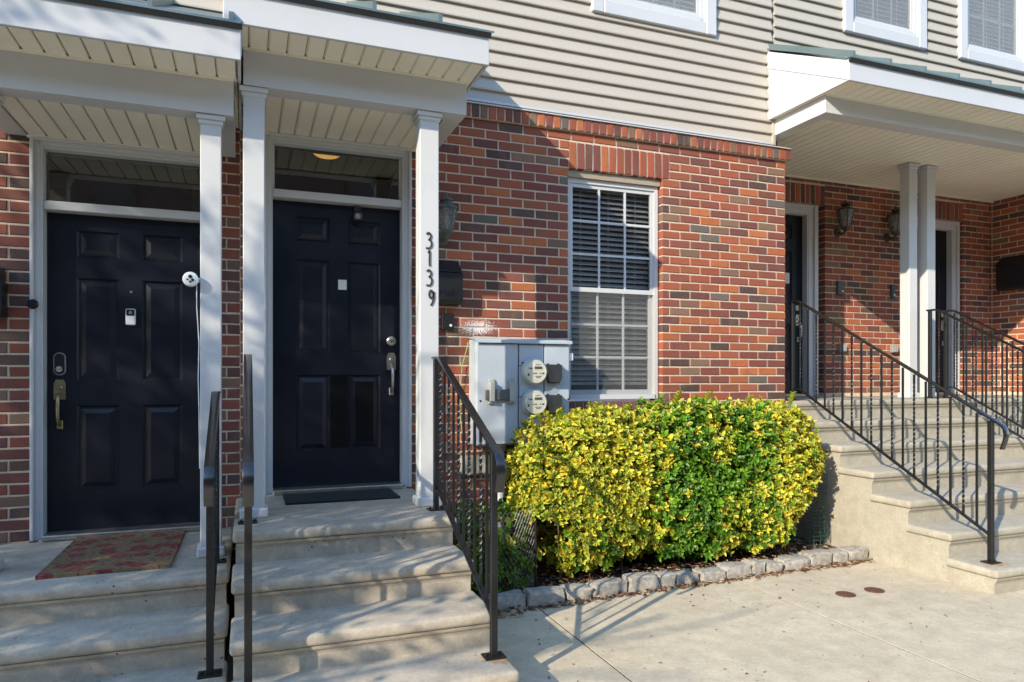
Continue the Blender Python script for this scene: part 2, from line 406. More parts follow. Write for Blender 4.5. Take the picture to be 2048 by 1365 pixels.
def lay(root, recs, pal, extra_skip=None, limit=300):
    """the bricks that show largest become parts, the rest one part"""
    sc = []
    for r in recs:
        p = proj(*to_world(r, (r[5]/2, 0, r[6]/2))); q = proj(*to_world(r, (0, 0, 0))); t = proj(*to_world(r, (r[5], 0, r[6])))
        a = abs((t[0]-q[0])*(t[1]-q[1]))
        vis = -20 < p[0] < 2068 and -20 < p[1] < 1385 and not (extra_skip and extra_skip(*to_world(r, (r[5]/2, 0, r[6]/2))))
        sc.append((a if vis else -1, r))
    sc.sort(key=lambda t: -t[0]); mass = B(); n = 0
    for a, r in sc:
        nm, x, y, z, rz, L, Hh, D = r; col = bcol(pal)
        if a > 0 and n < limit:
            inst(brick_mesh(L, Hh, D, R.randrange(4)), nm, root, to_world(r, (0, 0, 0)), rz, col); n += 1
        else:
            vs, fs = brick_verts(L, Hh, D, R.randrange(4)); mass.add([to_world(r, v) for v in vs], fs, [col]*len(vs))
    if mass.v: tag(mass.build('brickwork', 'brick_many', root), kind='stuff')

# ------------------------------------------------------------------ shared house parts
def post(root, x0, x1, y, zbot, ztop, d=.115):
    p = B().box(x0, x1, y, y+d, zbot+.01, ztop-.002, .004).build('post', 'white_trim', root)
    B().box(x0-.018, x1+.018, y-.018, y+d+.018, zbot+.001, zbot+.055, .008, 2).build('post_base', 'white_trim', p)
    B().box(x0-.02, x1+.02, y-.02, y+d+.02, ztop-.03, ztop-.003, .004).box(x0-.01, x1+.01, y-.01, y+d+.01, ztop-.055, ztop-.028, .006).build('post_cap', 'white_trim', p)
    return p
def plank_row(parent, name, x0, x1, y0, y1, z, pitch=.1016):
    n = int((x1-x0)/pitch)+1; L = y1-y0; me = None
    for i in range(n):
        a = x0+i*pitch; b = min(a+pitch-.004, x1)
        if b-a < .015: continue
        full = abs(b-a-(pitch-.004)) < 1e-6
        if me is None or not full:
            q = B().prism([(a, z+.012), (a+.010, z), (b-.002, z), (b, z+.012)], 'y', y0, y1).build(name, 'vinyl_cream', parent, loc=(a, y0, z))
            if full: me = q.data
        else: inst(me, name, parent, (a, y0, z))
    B().box(x0, x1, y0+.001, y1-.001, z+.013, z+.022).build('soffit_backing', 'lintel', parent)
def canopy(root, x0, x1, fx0, fx1, yf, yb, zb, zt, zs, ft, yback=WY, rx1=None, slope=.5, wallY=WY):
    """beam x0..x1, eaves fx0..fx1; yf fascia front, yb beam front; zb beam bottom, zt eaves soffit, zs ceiling, ft fascia top"""
    rx1 = fx1+.02 if rx1 is None else rx1
    zr = ft+.012; zw = zr+slope*(wallY-yf)
    c = B().prism([(yf-.035, zr-.0175), (wallY-.003, zw), (wallY-.003, zw+.012), (yf-.035, zr-.0055)], 'x', fx0-.012, rx1).build('canopy', 'roof_metal', root)
    B().box(x0, x1, yb, yb+.13, zb, zt-.003).build('front_beam', 'white_trim', c)
    B().box(x0+.001, x0+.115, yb+.1305, yback-.002, zb+.002, zt-.004).build('side_beam', 'white_trim', c)
    B().box(x1-.115, x1-.001, yb+.1305, yback-.002, zb+.002, zt-.004).build('side_beam', 'white_trim', c)
    B().box(fx0, fx1, yf, yf+.022, zt-.014, ft, .003).build('fascia', 'white_metal', c)
    B().prism([(yf-.012, ft-.022), (yf-.002, ft-.022), (yf-.002, ft+.002), (yf+.03, ft+.010), (yf-.03, ft+.004), (yf-.03, ft-.004)], 'x', fx0-.006, fx1+.006).build('drip_edge', 'roof_edge', c)
    for x, nm in ((fx0, -1), (fx1, 1)):
        xa, xb = (x, x+.02) if nm < 0 else (x-.02, x)
        B().prism([(yf+.0225, zt-.012), (wallY-.004, zt-.012), (wallY-.004, zw-.15), (yf+.0225, max(ft-.15, zt-.008)+.004)], 'x', xa+.002, xb-.002).build('side_panel', 'white_metal', c)
        B().prism([(yf+.0225, ft-.15), (wallY-.005, zw-.165), (wallY-.005, zw-.018), (yf+.0225, ft-.004)], 'x', xa-.004, xb+.004).build('rake_board', 'white_metal', c)
    plank_row(c, 'ceiling_plank', x0+.118, x1-.118, yb+.131, yback-.003, zs)
    plank_row(c, 'eaves_plank', fx0+.022, fx1-.022, yf+.023, yb-.012, zt-.006)
    B().box(x0, x1, yb-.03, yb-.0005, zt+.0165, zt+.03).build('eaves_nailer', 'lintel', c)
    for a, bb in ((fx0+.0225, x0-.0005), (x1+.0005, fx1-.0225)):
        if bb-a > .004: B().box(a, bb, yb-.0115, wallY-.005, zt-.0055, zt+.006).build('return_soffit', 'vinyl_cream', c)
    B().box(x0, x1, yb-.012, yb-.001, zt-.018, zt-.004).build('soffit_trim', 'vinyl_cream', c)
    B().box(x0+.117, x1-.117, yback-.025, yback-.0035, zs-.016, zs-.001).build('ceiling_trim', 'vinyl_cream', c)
    k = 0; x = fx0+.012
    while x < rx1:
        B().prism([(yf-.03, zr-.003), (wallY-.006, zw+.013), (wallY-.006, zw+.055), (yf-.03, zr+.039)], 'x', x, x+.022).build('roof_seam', 'roof_metal', c); x += .375
    return c
def panel_door(root, x0, x1, z0, z1, y, label=None):
    """six-panel door: stiles and rails round six raised panels"""
    W, Hh = x1-x0, z1-z0; th = .045
    cx = [(x0+W*.175, x0+W*.435), (x0+W*.58, x0+W*.84)]
    rz = [(z0+Hh*.865, z0+Hh*.95), (z0+Hh*.475, z0+Hh*.80), (z0+Hh*.125, z0+Hh*.395)]
    b = B(); b.box(x0, cx[0][0], y, y+th, z0, z1).box(cx[0][1], cx[1][0], y, y+th, z0, z1).box(cx[1][1], x1, y, y+th, z0, z1)
    zs = [z1]+[v for r in rz for v in (r[1], r[0])]+[z0]
    for a, bb in cx:
        for i in range(0, 8, 2): b.box(a, bb, y, y+th, zs[i+1], zs[i])
    d = b.build('door', 'door_paint', root)
    for a, bb in cx:
        for r0, r1 in rz:
            vs = []
            for ins, dep in ((0, 0.0), (.012, .013), (.022, .013), (.05, .002)):
                vs += [(a+ins, y+dep, r0+ins), (bb-ins, y+dep, r0+ins), (bb-ins, y+dep, r1-ins), (a+ins, y+dep, r1-ins)]
            fs = [(k*4+i, k*4+(i+1) % 4, (k+1)*4+(i+1) % 4, (k+1)*4+i) for k in range(3) for i in range(4)]+[(12, 13, 14, 15)]
            B().add(vs, fs).build('door_panel', 'door_paint', d, normals=False)
    if label: d['label'] = label
    return d
def door_frame(root, x0, x1, z0, zhead, y, ztr=None, cw=.046, yc=4.985, thr=True, jw=.018):
    """jambs, head, transom bar; x0..x1 clear opening, zhead top of door"""
    top = ztr if ztr else zhead
    f = B()
    for a, bb in ((x0-jw, x0-.002), (x1+.002, x1+jw)): f.box(a, bb, yc+.02, y+.06, z0, top+jw)
    f.box(x0-.0018, x1+.0018, yc+.02, y+.06, top+.003, top+jw-.001)
    if ztr: f.box(x0-.0018, x1+.0018, yc+.028, y+.06, zhead+.003, zhead+.058, .004)
    f = f.build('door_frame', 'white_trim', root); e = jw+.001
    for a, bb, s in ((x0-e-cw, x0-e+.0005, 1), (x1+e-.0005, x1+e+cw, -1)):
        B().box(a, bb, yc+.012, yc+.09, z0, top+e+cw, .004).box(*((a, a+cw*.45) if s > 0 else (bb-cw*.45, bb)), yc-.012, yc+.0115, z0+.001, top+e+cw, .005).build('casing', 'white_trim', f)
    B().box(x0-jw, x1+jw, yc+.012, yc+.09, top+jw+.0005, top+e+cw, .004).box(x0-e-cw*.54, x1+e+cw*.54, yc-.012, yc+.0115, top+e+cw*.55, top+e+cw, .005).build('head_casing', 'white_trim', f)
    if thr: B().box(x0-.002, x1+.002, yc-.03, y+.05, z0-.001, z0+.032, .006).build('threshold', 'nickel', f)
    return f
def sash_window(root, x0, x1, z0, z1, y, two=True, casing=.0, glassm='glass', screen=True, rows=3, cols=3, blind=True, tilt=.032, label=None):
    b = B(); t = .035
    b.box(x0, x0+t, y, y+.07, z0, z1).box(x1-t, x1, y, y+.07, z0, z1).box(x0+t, x1-t, y, y+.07, z1-t, z1).box(x0+t, x1-t, y-.012, y+.07, z0, z0+t*1.1)
    wd = b.build('window', 'white_trim', root)
    if label: wd['label'] = label
    if casing:
        q = casing
        B().box(x0-q, x0-.001, y-.03, y+.03, z0-q, z1+q, .006).build('casing', 'white_metal', wd); B().box(x1+.001, x1+q, y-.03, y+.03, z0-q, z1+q, .006).build('casing', 'white_metal', wd)
        B().box(x0-.0005, x1+.0005, y-.029, y+.03, z0-q, z0-.001, .005).build('casing', 'white_metal', wd); B().box(x0-.0005, x1+.0005, y-.029, y+.03, z1+.001, z1+q, .005).build('casing', 'white_metal', wd)
    zm = (z0+z1)/2; a, bb = x0+t+.001, x1-t-.001
    for up in ((True, False) if two else (True,)):
        s0, s1 = ((zm-.018, z1-t-.001) if up else (z0+t*1.1+.001, zm+.018)) if two else (z0+t*1.1+.001, z1-t-.001)
        ys = y+.012 if up else y+.04; st = .03
        s = B().box(a, a+st, ys, ys+.026, s0, s1).box(bb-st, bb, ys, ys+.026, s0, s1).box(a+st, bb-st, ys, ys+.026, s1-st, s1).box(a+st, bb-st, ys, ys+.026, s0, s0+st*1.2).build('sash', 'white_trim', wd)
        gx0, gx1, gz0, gz1 = a+st, bb-st, s0+st*1.2, s1-st
        B().box(gx0, gx1, ys+.010, ys+.014, gz0, gz1).build('pane', glassm, wd)
        for i in range(1, cols): x = gx0+(gx1-gx0)*i/cols; B().box(x-.009, x+.009, *((ys+.016, ys+.021) if casing else (ys+.002, ys+.009)), gz0, gz1).build('muntin', 'white_trim', wd)
        for i in range(1, rows): z = gz0+(gz1-gz0)*i/rows; B().box(gx0, gx1, *((ys+.0165, ys+.0205) if casing else (ys+.0025, ys+.0085)), z-.009, z+.009).build('muntin', 'white_trim', wd)
    if screen and two: B().box(a, bb, y+.006, y+.007, z0+t*1.1, zm-.018).build('insect_screen', 'insect_screen', wd)
    if blind:
        pitch = .043; me = None; z = z0+.15
        while z < z1-.03:
            if me is None:
                o = B().prism([(y+.085, z), (y+.133, z+tilt), (y+.133, z+tilt+.004), (y+.085, z+.004)], 'x', x0+.03, x1-.03).build('blind_slat', 'blind', wd, loc=(x0, y, z)); me = o.data
            else: inst(me, 'blind_slat', wd, (x0, y, z))
            z += pitch
        B().box(x0+.03, x1-.03, y+.09, y+.13, z0+.115, z0+.137).build('blind_rail', 'blind', wd)
        for fx in (.2, .5, .8): x = x0+(x1-x0)*fx; B().box(x-.0015, x+.0015, y+.082, y+.084, z0+.12, z1-.03).build('blind_cord', 'blind', wd)
    B().add([(x0, y+.5, z0), (x1, y+.5, z0), (x1, y+.5, z1), (x0, y+.5, z1), (x0, y+.075, z0), (x1, y+.075, z0), (x1, y+.075, z1), (x0, y+.075, z1)],
            [(0, 1, 2, 3), (0, 4, 5, 1), (1, 5, 6, 2), (2, 6, 7, 3), (3, 7, 4, 0)]).build('room', 'room_dark', wd)
    return wd
def siding(root, x0, x1, z0, n, mat, y=WY, holes=()):
    p = .1016; me = {}; back = B()
    for k in range(n):
        z = z0+k*p; sp = [(x0, x1)]
        for (a, b, c, d) in holes:
            if z+p > c and z < d: sp = [q for (u, v) in sp for q in ((u, min(v, a)), (max(u, b), v)) if q[1]-q[0] > .01]
        for (u, v) in sp:
            key = (round(u, 3), round(v, 3))
            if key not in me:
                o = B().prism([(y-.031, z), (y-.004, z+.001), (y-.003, z+p+.006), (y-.006, z+p+.006), (y-.029, z+.020), (y-.032, z+.010)], 'x', u, v).build('siding_board', mat, root, loc=(u, y, z)); me[key] = o.data
            else: inst(me[key], 'siding_board', root, (u, y, z))
            back.box(u, v, y-.002, y+.12, z, z+p)
    back.build('sheathing', mat, root)

# ================================================================== MIDDLE HOUSE
ZL = 1.945                                   # underside of the projecting brick ledge
mid = thing('row_house', (1.6, WY, -.79), 'middle brick and beige-sided house with the number 3139 on its porch post', 'house')
bx0, bx1 = -.06, 4.517
doorM = (.164, 1.047); headM = 1.235
winX0, winX1, winZ0, winZ1 = 2.372, 3.222, -.165, 1.605
holes = [(doorM[0]-.068, doorM[1]+.068, -2, 1.68), (winX0-.006, winX1+.01, winZ0-.09, 1.661), (2.372, 3.30, 1.661, ZL-CH+.002)]
def mortar_wall(root, x0, x1, z0, z1, hs, y):
    b = B(); e = .004
    xs = sorted({x0, x1, *[h[0]-e for h in hs], *[h[1]+e for h in hs]}); xs = [x for x in xs if x0 <= x <= x1]
    for a, c in zip(xs, xs[1:]):
        m = (a+c)/2; zz = [(z0, z1)]
        for h in hs:
            if h[0]-e < m < h[1]+e:
                nz = []
                for p, q in zz:
                    lo, hi = h[2]-e, h[3]+e
                    if hi <= p or lo >= q: nz.append((p, q)); continue
                    if lo > p: nz.append((p, lo))
                    if hi < q: nz.append((hi, q))
                zz = nz
        for p, q in zz:
            if q-p > .001: b.box(a, c, y+.006, y+.2, p, q)
    return b.build('brick_wall', 'mortar', root)
mw = mortar_wall(mid, bx0, bx1-.006, -1.6, ZL+.002, holes[:1]+[(winX0-.006, winX1+.01, winZ0-.09, 1.661)], WY)
recs = [('brick', a, WY, z0, 0, b-a, z1-z0, .095) for a, b, z0, z1 in courses(bx0+.02, bx1, ZL, -1.55, holes)]
# return of the wall towards the set-back entrance
rret = [('brick', bx1, a, z0, rad(90), b-a, z1-z0, .09) for a, b, z0, z1 in courses(WY+.1, RY, ZL+.5, -.25, [], from_right=False)]
B().box(bx1-.09, bx1-.007, WY+.201, RY, -1.5, 2.3).build('return_wall', 'mortar', mid)
for q in range(13): recs.append(('soldier_brick', 2.377+q*.0714, WY, 1.665, 0, .0605, ZL-CH-1.665-.004, .095))
def skipM(x, y, z): return (z < -.28 and x > 1.62) or (1.56 < x < 2.28 and -.5 < z < .28) or (x < 1.1 and z > 1.6) or (.03 < x < .1)
lay(mw, [r for r in recs], BRK, skipM)
lay(mid, rret, BRD, lambda *a: True)
# ledge of bricks on edge, flashing strip above
x = 1.10
while x < 4.545:
    inst(brick_mesh(.056, .094, .12, R.randrange(4)), 'rowlock_brick', mw, (x, WY-.032, ZL+.008), 0, bcol(BRK)); x += .0665
B().box(1.10, 4.553, WY-.024, WY+.1, ZL+.006, ZL+.1).build('ledge_mortar', 'mortar', mw)
B().prism([(WY-.045, ZL+.104), (WY+.05, ZL+.104), (WY+.05, ZL+.122), (WY-.045, ZL+.112)], 'x', 1.08, 4.575).build('flashing', 'white_metal', mid)
x = winX0-.02
while x < winX1+.06:
    inst(brick_mesh(.0585, .07, .12, R.randrange(4)), 'sill_brick', mw, (x, WY-.045, winZ0-.085), 0, (.20, .085, .065)); x += .0685
B().box(winX0-.02, winX1+.06, WY-.035, WY+.1, winZ0-.088, winZ0-.02).build('sill_mortar', 'mortar', mw)
siding(mid, -.13, 4.345, ZL+.122, 21, 'siding_vinyl', holes=[(2.64, 3.65, 3.0, 4.6)])
B().box(4.3455, 4.372, WY-.04, WY+.1, ZL+.123, 2.31).build('corner_trim', 'siding_vinyl', mid)
B().box(-.13, 4.345, WY-.04, WY-.0325, ZL+.1225, ZL+.14).build('starter_strip', 'white_metal', mid)
B().box(-.13, 1.099, WY+.001, WY+.15, ZL+.0025, ZL+.1215).build('sheathing_strip', 'lintel', mid)
# porch over the middle door
canopy(mid, -.02, 1.286, -.115, 1.335, 3.905, 4.2, 1.652, 1.862, 1.662, 2.03)
post(mid, .996, 1.116, 4.232, -.79, 1.652); post(mid, -.022, .093, 4.225, -.79, 1.652)
# door, transom
dM = panel_door(mid, doorM[0], doorM[1], -.76, headM, 5.095)
fM = door_frame(mid, doorM[0], doorM[1], -.785, headM, 5.095, 1.60)
B().box(doorM[0]+.01, doorM[1]-.01, 5.07, 5.075, headM+.06, 1.60).build('transom_pane', 'glass_dark', fM)
B().box(doorM[0]-.03, doorM[0]+.012, 5.055, 5.085, headM+.059, 1.602).box(doorM[1]-.012, doorM[1]+.03, 5.055, 5.085, headM+.059, 1.602).build('transom_stop', 'white_trim', fM)
B().box(-.3, 1.5, 5.25, 7.6, 1.86, 1.9).box(-.3, 1.5, 7.55, 7.6, -1, 1.86).box(-.35, -.3, 5.25, 7.6, -1, 1.9).box(1.5, 1.55, 5.25, 7.6, -1, 1.9).box(-.3, 1.5, 5.201, 5.249, 1.66, 1.86).build('hallway', 'room_wall', mid)
B().lathe([(.035, .01), (.085, .014), (.115, .035), (.125, .06), (.125, .075)], (.6, 5.78, 1.775), 'z', 28).build('ceiling_lamp', 'lamp_glow', mid, smooth=True)
B().lathe([(.131, 0), (.131, .011)], (.6, 5.78, 1.848), 'z', 28).build('lamp_rim', 'nickel', mid)
def gripset(d, x, y, zdead, zgrip, m, s=1):
    if zdead is not None:
        q = B().lathe([(.034, 0), (.034, .008), (.027, .014), (.012, .016)], (x, y, zdead), 'y', 24).build('deadbolt', m, d, smooth=False); auto(q)
        B().box(x-.002, x+.002, y-.0175, y-.0155, zdead-.008, zdead+.008).build('keyhole', 'black_plastic', d)
    B().prism([(x-.036*.9, zgrip), (x-.036*.9, zgrip+.10), (x-.02, zgrip+.125), (x+.02, zgrip+.125), (x+.036*.9, zgrip+.10), (x+.036*.9, zgrip)], 'y', y-.009, y-.0005).build('handle_plate', m, d)
    B().lathe([(.016, .009), (.016, .02), (.011, .024)], (x, y, zgrip+.075), 'y', 18).build('thumb_latch', m, d)
    pth = [(x, y-.008, zgrip+.035), (x, y-.035, zgrip+.03), (x, y-.058, zgrip-.0), (x, y-.062, zgrip-.06), (x, y-.052, zgrip-.12), (x, y-.03, zgrip-.15), (x, y-.008, zgrip-.16)]
    auto(B().tube(pth, .0105, 10).build('pull_handle', m, d), 60)
    B().box(x-.017, x+.017, y-.012, y-.0005, zgrip-.185, zgrip-.13, .003).build('handle_foot', m, d)
gripset(dM, .985, 5.095, .275, .065, 'nickel')
B().box(.606, .665, 5.093, 5.0948, .635, .705).build('paper_note', 'paper', dM)
B().box(.552, .672, 5.0938, 5.0948, -.49, .03).box(.726, .855, 5.0945, 5.0968, -.455, -.02).build('dark_patch', 'black_film', dM)
cm = thing('door_camera', (.735, 5.08, 1.14), 'small black security camera mounted at the top of the middle door', 'camera')
B().box(.70, .77, 5.035, 5.094, 1.125, 1.19, .012, 2).build('camera_body', 'black_plastic', cm)
B().lathe([(.02, 0), (.02, .004), (.012, .006)], (.735, 5.034, 1.155), 'y', 18).build('lens', 'grey_plastic', cm); B().box(.712, .758, 5.05, 5.09, 1.191, 1.225).build('bracket', 'black_plastic', cm)
# ground-floor window and upstairs window
sash_window(mid, winX0, winX1, winZ0, winZ1, 5.055, label='white double-hung window with blinds, insect screen on the lower half')
B().box(winX0, winX1+.005, 5.03, 5.11, winZ1+.002, 1.659).build('lintel', 'lintel', mid)
sash_window(mid, 2.66, 3.63, 3.02, 4.45, 4.975, two=False, casing=.105, glassm='dusty_glass', rows=4, cols=4, tilt=.036)

# ================================================================== LEFT HOUSE
left = thing('row_house', (-.8, WY, -.99), 'brick house at the left edge with a keypad lock on its dark door', 'house')
doorL = (-1.163, -.255); headL = 1.035
hl = [(doorL[0]-.068, doorL[1]+.068, -2, 1.485)]
lw = mortar_wall(left, -2.6, bx0-.004, -1.7, 1.9, hl, WY)
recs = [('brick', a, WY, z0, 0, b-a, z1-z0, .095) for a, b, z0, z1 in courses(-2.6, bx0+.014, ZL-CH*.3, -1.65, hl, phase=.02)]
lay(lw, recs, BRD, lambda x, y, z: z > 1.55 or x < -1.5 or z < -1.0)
siding(left, -2.6, -.135, 1.902, 14, 'siding_vinyl')
canopy(left, -1.36, -.071, -1.6, -.03, 3.905, 4.2, 1.467, 1.672, 1.475, 1.838, rx1=-.03)
post(left, -.243, -.135, 4.232, -.99, 1.467); post(left, -1.32, -1.205, 4.232, -.99, 1.467)
dL = panel_door(left, doorL[0], doorL[1], -.955, headL, 5.095)
fL = door_frame(left, doorL[0], doorL[1], -.985, headL, 5.095, 1.405)
B().box(doorL[0]+.01, doorL[1]-.01, 5.07, 5.075, headL+.06, 1.405).build('transom_pane', 'glass_dark', fL)
B().box(-1.6, .2-.56, 5.25, 7.0, 1.62, 1.66).box(-1.6, -.36, 6.95, 7.0, -1.2, 1.62).build('hallway', 'room_dark', left)
gripset(dL, -1.095, 5.095, None, -.13, 'brass')
kp = B().prism([(-1.095+.034*math.cos(t), (.13 if math.sin(t) > 0 else .055)+.034*math.sin(t)) for t in [k*math.pi/10 for k in range(20)]], 'y', 5.082, 5.0945).build('keypad_lock', 'grey_plastic', dL)
B().prism([(-1.095+.028*math.cos(t), (.13 if math.sin(t) > 0 else .055)+.028*math.sin(t)) for t in [k*math.pi/10 for k in range(20)]], 'y', 5.080, 5.0815).build('keypad_face', 'black_plastic', dL)
B().lathe([(.018, 0), (.018, .012), (.006, .014)], (-1.095, 5.08, .06), 'y', 18).build('lock_cylinder', 'nickel', dL)
B().lathe([(.008, 0), (.008, .006)], (-.70, 5.095, .56), 'y', 12).build('peephole', 'nickel', dL)
db = thing('door_bell_camera', (-.7, 5.09, .37), 'white video doorbell stuck to the leftmost door', 'doorbell')
B().box(-.73, -.672, 5.07, 5.094, .345, .45, .008, 2).build('bell_body', 'white_plastic', db)
B().box(-.725, -.677, 5.0675, 5.0698, .405, .446, .001).build('lens_panel', 'black_plastic', db); B().lathe([(.010, 0), (.010, .002), (.005, .003)], (-.701, 5.0672, .425), 'y', 16).build('lens', 'grey_plastic', db)
bb_ = thing('bell_button', (-1.22, 4.97, .45), 'round black bell button on the white casing of the leftmost door', 'doorbell')
B().lathe([(.03, 0), (.03, .008), (.022, .016)], (-1.208, 4.9725, .45), 'y', 24).build('button_ring', 'black_plastic', bb_); B().lathe([(.012, .016), (.012, .02)], (-1.208, 4.9725, .45), 'y', 16).build('button', 'black_plastic', bb_)
sc_ = thing('security_camera', (-.24, 4.27, .53), 'white round security camera with a cable on the post beside the leftmost door', 'camera')
B().lathe([(.02, -.05), (.036, -.045), (.04, -.02), (.04, .0), (.034, .012)], (-.29, 4.20, .545), 'y', 24).build('camera_body', 'white_plastic', sc_, smooth=False)
B().lathe([(.028, 0), (.028, .002)], (-.29, 4.1875, .545), 'y', 24).build('face_plate', 'white_plastic', sc_)
for dx, dz, r in ((0, .012, .010), (.012, -.006, .008), (-.014, -.004, .005), (0, -.016, .006)): B().lathe([(r, 0), (r, .003)], (-.29+dx, 4.185, .545+dz), 'y', 14).build('lens', 'black_plastic', sc_)
B().tube([(-.285, 4.25, .545), (-.26, 4.27, .55), (-.2435, 4.28, .55)], .014, 8).build('mount_arm', 'white_plastic', sc_)
B().tube([(-.262, 4.26, .53), (-.262, 4.255, .40), (-.25, 4.25, .2), (-.254, 4.25, .0), (-.25, 4.25, -.15), (-.247, 4.26, -.5)], .003, 6).build('cable', 'white_plastic', sc_)

# ================================================================== RIGHT HOUSE (set-back double entrance)
right = thing('row_house', (6.6, RY, -.2), 'right-hand brick house with two dark doors set back under a wide porch roof', 'house')
dA = (4.96, 5.885); dB = (7.44, 8.17); hd = 1.84
hr = [(dA[0]-.2, dA[1]+.205, -2, 1.952), (dB[0]-.145, dB[1]+.115, -2, 1.952)]
sold = [(h[0], h[1], 1.952, ZL+4*CH+.02-CH) for h in hr]
rw = mortar_wall(right, bx1, 8.8, -.3, 2.3, hr, RY)
recs = [('brick', a, RY, z0, 0, b-a, z1-z0, .12) for a, b, z0, z1 in courses(bx1, 8.8, ZL+4*CH+.02, -.22, hr+sold, phase=-.06)]
for h in hr:
    ns = round((h[1]-h[0])/.0695); pt = (h[1]-h[0])/ns
    for q in range(ns): recs.append(('soldier_brick', h[0]+q*pt+.005, RY, 1.956, 0, pt-.011, ZL+3*CH+.02-.012-1.956, .12))
# side wall facing left
recs += [('brick', 8.8, b, z0, rad(-90), b-a, z1-z0, .1) for a, b, z0, z1 in courses(4.9, RY-.006, ZL+4*CH+.02, -.22, [], from_right=True)]
lay(rw, recs, BRR, lambda x, y, z: x < 5.85 or z < -.2)
B().box(8.806, 8.95, 4.92, RY+.2, -.3, 2.3).build('side_wall', 'mortar', right)
for i, (a, bb2) in enumerate((dA, dB)):
    d = panel_door(right, a, bb2, -.175, hd, RY+.13); fr = door_frame(right, a, bb2, -.198, hd, RY+.13, yc=RY+.04, cw=(.12 if i == 0 else .085))
    B().box(a-.145, bb2+.113, RY+.01, RY+.2, 1.945, 1.9515).build('lintel', 'lintel', right)
    gripset(d, bb2-.07, RY+.13, .80, .60, 'nickel')
    if i == 0: B().box(5.63, 5.70, RY+.1275, RY+.1295, 1.07, 1.19).build('paper_note', 'paper', d)
    B().box(a-.2, bb2+.2, RY+.21, RY+.25, -.25, 2.2).build('backing', 'room_dark', right)
canopy(right, 4.362, 9.0, 4.302, 9.1, 4.088, 4.378, 2.15, 2.298, 2.235, 2.448, yback=RY-.004, rx1=9.2)
post(right, 6.393, 6.508, 5.30, -.2, 2.232); post(right, 6.648, 6.768, 5.30, -.2, 2.232)
siding(right, 4.375, 9.3, 2.72, 17, 'siding_grey', holes=[(5.245, 6.12, 3.30, 4.9), (6.75, 7.64, 3.295, 4.9)])
B().box(4.3, 4.3452, WY-.04, WY-.0325, 2.31, 2.9).build('rake_trim', 'siding_vinyl', right)
sash_window(right, 5.265, 6.10, 3.32, 4.7, 4.975, two=False, casing=.105, glassm='dusty_glass', rows=4, cols=3, tilt=.035)
sash_window(right, 6.77, 7.62, 3.315, 4.7, 4.975, two=False, casing=.105, glassm='dusty_glass', rows=4, cols=3, tilt=.035)


# ================================================================== STEPS
def stairs(name, label, x0, x1, noses, ztop, drop, yback, mat, gx, lip_l=.02, lip_r=.02):
    """noses: y of each nosing from the landing down; every level is a slab with a rounded nosing on a riser block"""
    st = thing(name, ((x0+x1)/2, noses[-1]+.2, G(gx)), label, 'steps')
    n = len(noses)
    for i, y in enumerate(noses):
        z = ztop-drop*i; yb = yback if i == 0 else noses[i-1]+.032
        zb = min(G(x0), G(x1))-.03
        # slab with nosing
        b = B(); bm = bmesh.new()
        ys = [y, yb]; hh = .058
        vs = [bm.verts.new(p) for p in ((x0-lip_l, y, z-hh), (x1+lip_r, y, z-hh), (x1+lip_r, yb, z-hh), (x0-lip_l, yb, z-hh), (x0-lip_l, y, z), (x1+lip_r, y, z), (x1+lip_r, yb, z), (x0-lip_l, yb, z))]
        for f in ((0, 1, 2, 3), (4, 7, 6, 5), (0, 4, 5, 1), (1, 5, 6, 2), (2, 6, 7, 3), (3, 7, 4, 0)): bm.faces.new([vs[k] for k in f])
        bm.edges.ensure_lookup_table()
        ed = [e for e in bm.edges if not all(abs(v.co.y-yb) < 1e-6 for v in e.verts)]
        bmesh.ops.bevel(bm, geom=ed, offset=.019, segments=3, profile=.5, affect='EDGES')
        # long edges cut so that the wear can bend them
        bmesh.ops.subdivide_edges(bm, edges=[e for e in bm.edges if e.calc_length() > .5], cuts=26, use_grid_fill=True)
        for v in bm.verts:
            if v.co.y < y+.03: v.co += Vector((0, 1, -.6))*(.0035*max(0, noise.noise(v.co*Vector((7, 3, 9)))))+Vector((0, 0, 1))*.002*noise.noise(v.co*23)
        b.bm(bm); t = auto(b.build('tread', mat, st), 35)
        # riser block with a cove under the nosing
        yr = y+.03
        B().prism([(yr, zb), (yb-.003, zb), (yb-.003, z-hh-.001), (yr-.018, z-hh-.001), (yr-.014, z-hh-.015), (yr-.004, z-hh-.028), (yr, z-hh-.04)], 'x', x0, x1).build('riser', mat, st)
    return st
stairs('entrance_steps', 'worn concrete steps with four risers up to the door of house 3139', -.055, 1.105, [3.85, 3.505, 3.175, 2.865], -.79, .165, WY-.02, 'step_concrete', 1.1, lip_l=.015)
stairs('entrance_steps', 'worn concrete steps at the left edge with a floral doormat on the landing', -1.6, -.10, [3.85, 3.515, 3.185], -.99, .165, WY-.02, 'step_concrete', -.8, lip_r=.015)
stairs('entrance_steps', 'wide pale concrete flight of seven steps at the right edge', 4.525, 8.79, [5.0-.317*i for i in range(7)], -.2, .1725, RY-.002, 'stair_concrete', 4.6, lip_r=0)

